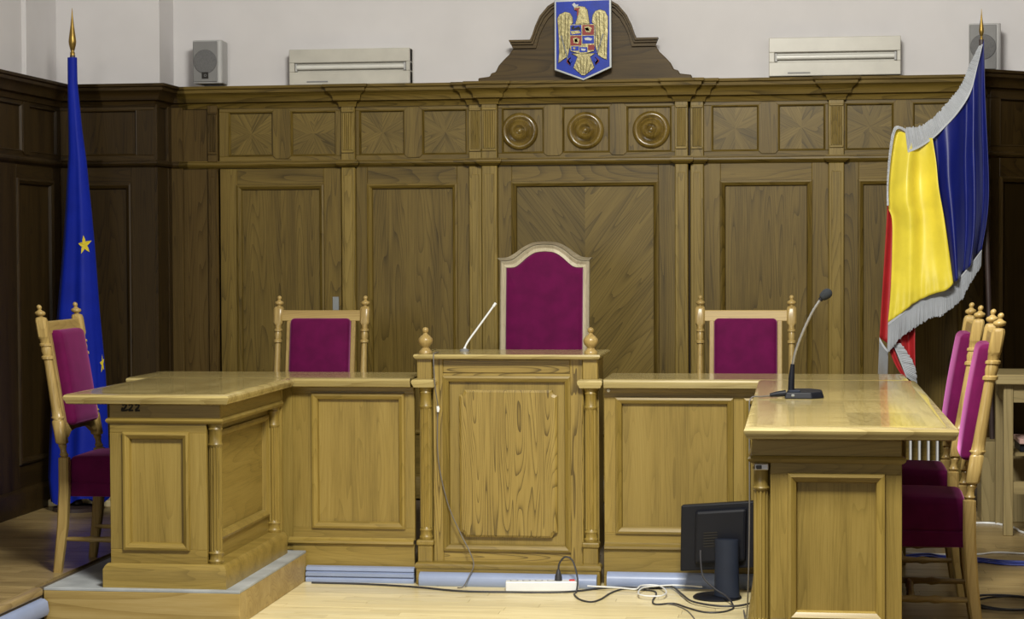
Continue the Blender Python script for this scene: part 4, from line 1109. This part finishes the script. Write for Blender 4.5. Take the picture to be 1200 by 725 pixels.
# ---- monitor seen from behind
mo = thing('monitor', 'black flat monitor standing on the floor, back to the viewer', 'monitor', (-0.345, 8.95, 0), -0.10)
m = MB().prism([(-0.165, 0.118), (0.160, 0.118), (0.160, 0.412), (-0.165, 0.412)], -0.022, 0.028)
tilt = lambda x, y, z: (x+0.0-0.10*(0.26-z)*0.3, y-(z-0.26)*0.10-0.045*0+0.02, z+x*0.085)
m.map(tilt).obj('screen_housing', 'black', mo, bevel=0.006, bseg=2)
MB().prism([(-0.10, 0.150), (0.125, 0.150), (0.125, 0.385), (-0.10, 0.385)], -0.046, -0.020).map(tilt).obj('back_cover', 'black', mo, bevel=0.014, bseg=2)
m = MB()
for k in range(6): m.box(-0.06, 0.0, -0.049, -0.045, 0.225+0.012*k, 0.230+0.012*k)
m.map(tilt).obj('vent_slots', 'ink', mo)
rows = []
for z, w, d in ((0.012, 0.058, 0.034), (0.05, 0.056, 0.032), (0.16, 0.053, 0.028), (0.262, 0.054, 0.024)):
    rows.append([(0.046+w*math.cos(2*PI*k/24)*(1 if abs(math.cos(2*PI*k/24)) < .9 else .98), -0.060+d*math.sin(2*PI*k/24), z) for k in range(24)])
q = MB().quad_grid(rows, True); q.f.append(tuple(range(72, 96))); q.f.append(tuple(range(23, -1, -1)))
q.obj('neck', 'navyplastic', mo, smooth=True, angle=40)
MB().lathe([(0.0, 0.0), (0.104, 0), (0.106, 0.006), (0.098, 0.013), (0.06, 0.017), (0.0, 0.018)], 0.0, -0.03, 0.0, seg=40, caps=False).obj('base', 'black', mo, smooth=True, angle=50)
B(-0.03, 0.05, -0.058, -0.040, 0.19, 0.25).map(lambda x, y, z: (x+0.046, y, z)).obj('neck_mount', 'black', mo)

# ---- extension strip
ps = thing('extension_strip', 'white extension strip with black plug on floor before lectern', 'power strip', (-1.13, 9.03, 0), 0.13)
B(-0.163, 0.163, -0.028, 0.028, 0.0, 0.044).obj('body', 'white', ps, bevel=0.005, bseg=2)
for k in range(4):
    MB().lathe([(0.019, 0.0), (0.019, 0.0015), (0.017, 0.0015), (0.015, -0.006), (0.0, -0.006)], -0.125+k*0.055, 0, 0.0445, seg=20, caps=False).obj('socket', 'greylight', ps)
B(0.120, 0.146, -0.010, 0.010, 0.043, 0.049).obj('switch', 'redsw', ps, bevel=0.002)
def cable(label, pts, r, mat, n=6, name='cable'):
    o = MB().tube(spline(pts, n), r, 8).obj(name, mat, smooth=True)
    return tag(o, label, 'cable')
R = 0.004
def fl(pts, z): return [(x, y, z) for x, y in pts]
plugx, plugy = -1.13+0.072, 9.03+0.010
pc = cable('black plug cord looping from the white strip to the monitor',
      [(plugx, plugy, 0.078), (plugx+0.004, plugy, 0.120), (plugx+0.030, plugy, 0.150), (plugx+0.065, plugy-0.01, 0.135), (plugx+0.090, plugy-0.04, 0.06), (-0.972, 8.98, R)] +
      fl([(-0.975, 8.926), (-0.938, 8.797), (-0.884, 8.738), (-0.847, 8.807), (-0.82, 8.965), (-0.775, 9.085), (-0.717, 9.081), (-0.638, 9.05), (-0.617, 8.966), (-0.62, 8.79), (-0.599, 8.707), (-0.525, 8.736), (-0.461, 8.639), (-0.388, 8.544), (-0.318, 8.552), (-0.272, 8.64)], R) +
      [(-0.278, 8.73, 0.012), (-0.305, 8.80, 0.03), (-0.355, 8.83, 0.055), (-0.405, 8.86, 0.10), (-0.418, 8.885, 0.17), (-0.42, 8.905, 0.21)], R, 'cable')
pg = MB().tube([(plugx, plugy, 0.042), (plugx, plugy, 0.062), (plugx, plugy, 0.082), (plugx, plugy, 0.094)], [0.017, 0.016, 0.010, 0.006], 12).obj('plug', 'cable', pc, smooth=True)
cable('thick black cable lying along the floor before the left bench',
      fl([(-2.20, 9.10), (-1.946, 9.085), (-1.697, 9.03), (-1.486, 8.945), (-1.257, 8.945), (-1.11, 8.955), (-0.99, 8.99), (-0.885, 9.08), (-0.80, 9.125), (-0.70, 9.118), (-0.6, 9.125)], R+0.001), 0.0045, 'cable')
cable('black cable curving in front of the monitor base', fl([(-0.66, 9.10), (-0.59, 9.125), (-0.548, 9.10), (-0.498, 8.913), (-0.445, 8.745), (-0.339, 8.652), (-0.25, 8.663), (-0.187, 8.753)], 0.0125), 0.0045, 'cable')
cable('thin dark wire trailing on the floor towards the viewer', fl([(-0.56, 8.73), (-0.515, 8.695), (-0.461, 8.577), (-0.414, 8.344), (-0.38, 8.0)], 0.0028), 0.0025, 'greycable')
cable('white flex looped on the floor between strip and monitor',
      fl([(-0.93, 9.06), (-0.792, 9.03), (-0.71, 9.0), (-0.692, 9.10), (-0.616, 9.105), (-0.571, 8.949), (-0.586, 8.837), (-0.652, 8.829), (-0.69, 8.891), (-0.676, 9.05), (-0.57, 9.12), (-0.49, 9.115), (-0.42, 9.09)], 0.019), 0.0035, 'white')
cable('dark wire hanging from the right desk microphone down to the floor',
      [(-0.108, 8.05, 0.945), (-0.14, 8.02, 0.944), (-0.181, 7.99, 0.938), (-0.186, 7.98, 0.86), (-0.186, 7.98, 0.5), (-0.192, 8.0, 0.2), (-0.205, 8.2, 0.04), (-0.225, 8.6, 0.005), (-0.21, 8.42, 0.004), (-0.187, 8.237, 0.004), (-0.18, 7.7, 0.004)], 0.0028, 'greycable')
lc = cable('thin grey lead with white connector hanging down the lectern front',
      [(-1.632, 9.24, 1.052), (-1.632, 9.15, 1.053), (-1.632, 9.115, 1.035), (-1.626, 9.115, 0.911), (-1.618, 9.150, 0.802), (-1.622, 9.155, 0.755), (-1.619, 9.158, 0.561), (-1.577, 9.158, 0.367), (-1.518, 9.155, 0.231), (-1.472, 9.125, 0.154), (-1.452, 9.110, 0.096), (-1.468, 9.065, 0.049), (-1.492, 9.055, 0.006), (-1.515, 9.04, 0.004)], 0.0026, 'greycable')
MB().tube([(-1.620, 9.148, 0.812), (-1.618, 9.150, 0.800), (-1.619, 9.150, 0.785)], [0.006, 0.008, 0.005], 10).obj('connector', 'white', lc, smooth=True)
# floor of the right dais
ZD = DAIS+0.004
for k in range(3):
    cable(['blue network cable, nearest strand of the bundle beneath right chairs', 'blue network cable, middle strand of the bundle beneath right chairs', 'blue network cable, farthest strand of the bundle beneath right chairs'][k],
          [(x, y+0.032*k+0.02*math.sin(5*x+2*k), ZD+0.001) for x, y in [(0.36, 9.10), (0.461, 9.20), (0.572, 9.27), (0.637, 9.204), (0.727, 9.164), (0.799, 9.147), (0.884, 9.092), (1.01, 9.082), (1.25, 9.05)]], 0.0045, 'bluecable')
cable('white cable lying just behind the blue network bundle', fl([(0.40, 9.40), (0.625, 9.345), (0.796, 9.363), (0.897, 9.432), (1.044, 9.40), (1.3, 9.42)], ZD), 0.004, 'white')
cable('white cable on the floor reaching the table leg', fl([(0.74, 10.42), (0.826, 10.40), (0.915, 10.43), (0.985, 10.40), (1.055, 10.25), (1.07, 10.12), (1.14, 9.98), (1.3, 9.9)], ZD+0.001), 0.006, 'white')
cable('black cable coil on the floor at the lower right', [(0.80+0.14*math.cos(a)*(1+0.08*math.sin(2.3*a)), 8.05+0.17*math.sin(a)+0.02*math.sin(1.7*a), ZD+0.0008*a) for a in [0.6*k for k in range(32)]], 0.004, 'cable', 3)

# ================================================================== RIGHT CORNER
tb = thing('table', 'plain pale wooden table at the right edge of view', 'table', (1.3, 10.25, DAIS))
B(0.935, 1.60, 9.96, 10.46, 0.868, 0.916).obj('tabletop', 'tablew', tb, grain='x', bevel=0.004)
for lx in (0.975, 1.54):
    for ly in (10.00, 10.40):
        B(lx, lx+0.045, ly, ly+0.05, DAIS, 0.868).obj('leg', 'tablew', tb, bevel=0.003)
B(1.02, 1.54, 10.01, 10.03, 0.78, 0.868).obj('apron', 'tablew', tb, grain='x')
B(0.985, 1.005, 10.05, 10.40, 0.78, 0.868).obj('apron', 'tablew', tb, grain='y')
B(1.02, 1.54, 10.01, 10.04, 0.34, 0.40).obj('stretcher', 'tablew', tb, grain='x')
B(1.02, 1.56, 10.05, 10.40, 0.52, 0.535).obj('shelf', 'tablew', tb, grain='x')
tag(B(1.06, 1.30, 10.08, 10.34, 0.535, 0.575).obj('recorder', 'black', bevel=0.004), 'black flat recorder box on the shelf of the right table', 'recorder')
tag(B(1.055, 1.30, 10.06, 10.34, 0.575, 0.60).obj('folder', 'pink', bevel=0.003), 'pink folder lying on the black box under the table', 'folder')

ra = thing('radiator', 'white column radiator behind the right desk, low on wall', 'radiator', (0.66, 11.1, DAIS))
for k in range(9):
    x = 0.36+k*0.047
    B(x-0.0055, x+0.0055, 11.06, 11.14, 0.22, 0.62).obj('column', 'white', ra, bevel=0.003)
B(0.345, 0.755, 11.085, 11.115, 0.37, 0.385).obj('header', 'greylight', ra, bevel=0.003)
B(0.345, 0.755, 11.085, 11.115, 0.60, 0.625).obj('header', 'white', ra, bevel=0.003)
B(0.345, 0.755, 11.085, 11.115, 0.225, 0.25).obj('header', 'white', ra, bevel=0.003)
for x in (0.36, 0.736): B(x-0.01, x+0.01, 11.085, 11.115, DAIS, 0.23).obj('foot', 'white', ra)

for o in COL.objects:
    if o.parent is None and 'category' in o:
        k = {'chair': 'velvet chairs around the benches', 'desk': 'clerk side desks', 'bench': 'judges benches', 'light fixture': 'unlit wall light boxes', 'speaker': 'grey wall loudspeakers',
             'trunking': 'cable trunking at floor level', 'cable': 'cables on the floor and furniture', 'microphone': 'gooseneck microphones', 'flag': 'flags on poles'}.get(o['category'])
        if k: o['group'] = k
# children of empties were modelled in room coordinates
for par in (bl, br, le, dl, dr, pf, t1, t2, t3, t4, eu, rf, em, tb, ra):
    rebase(par)
for o in COL.objects:
    if o.type == 'EMPTY' and o.name.startswith('wall_light'): rebase(o)
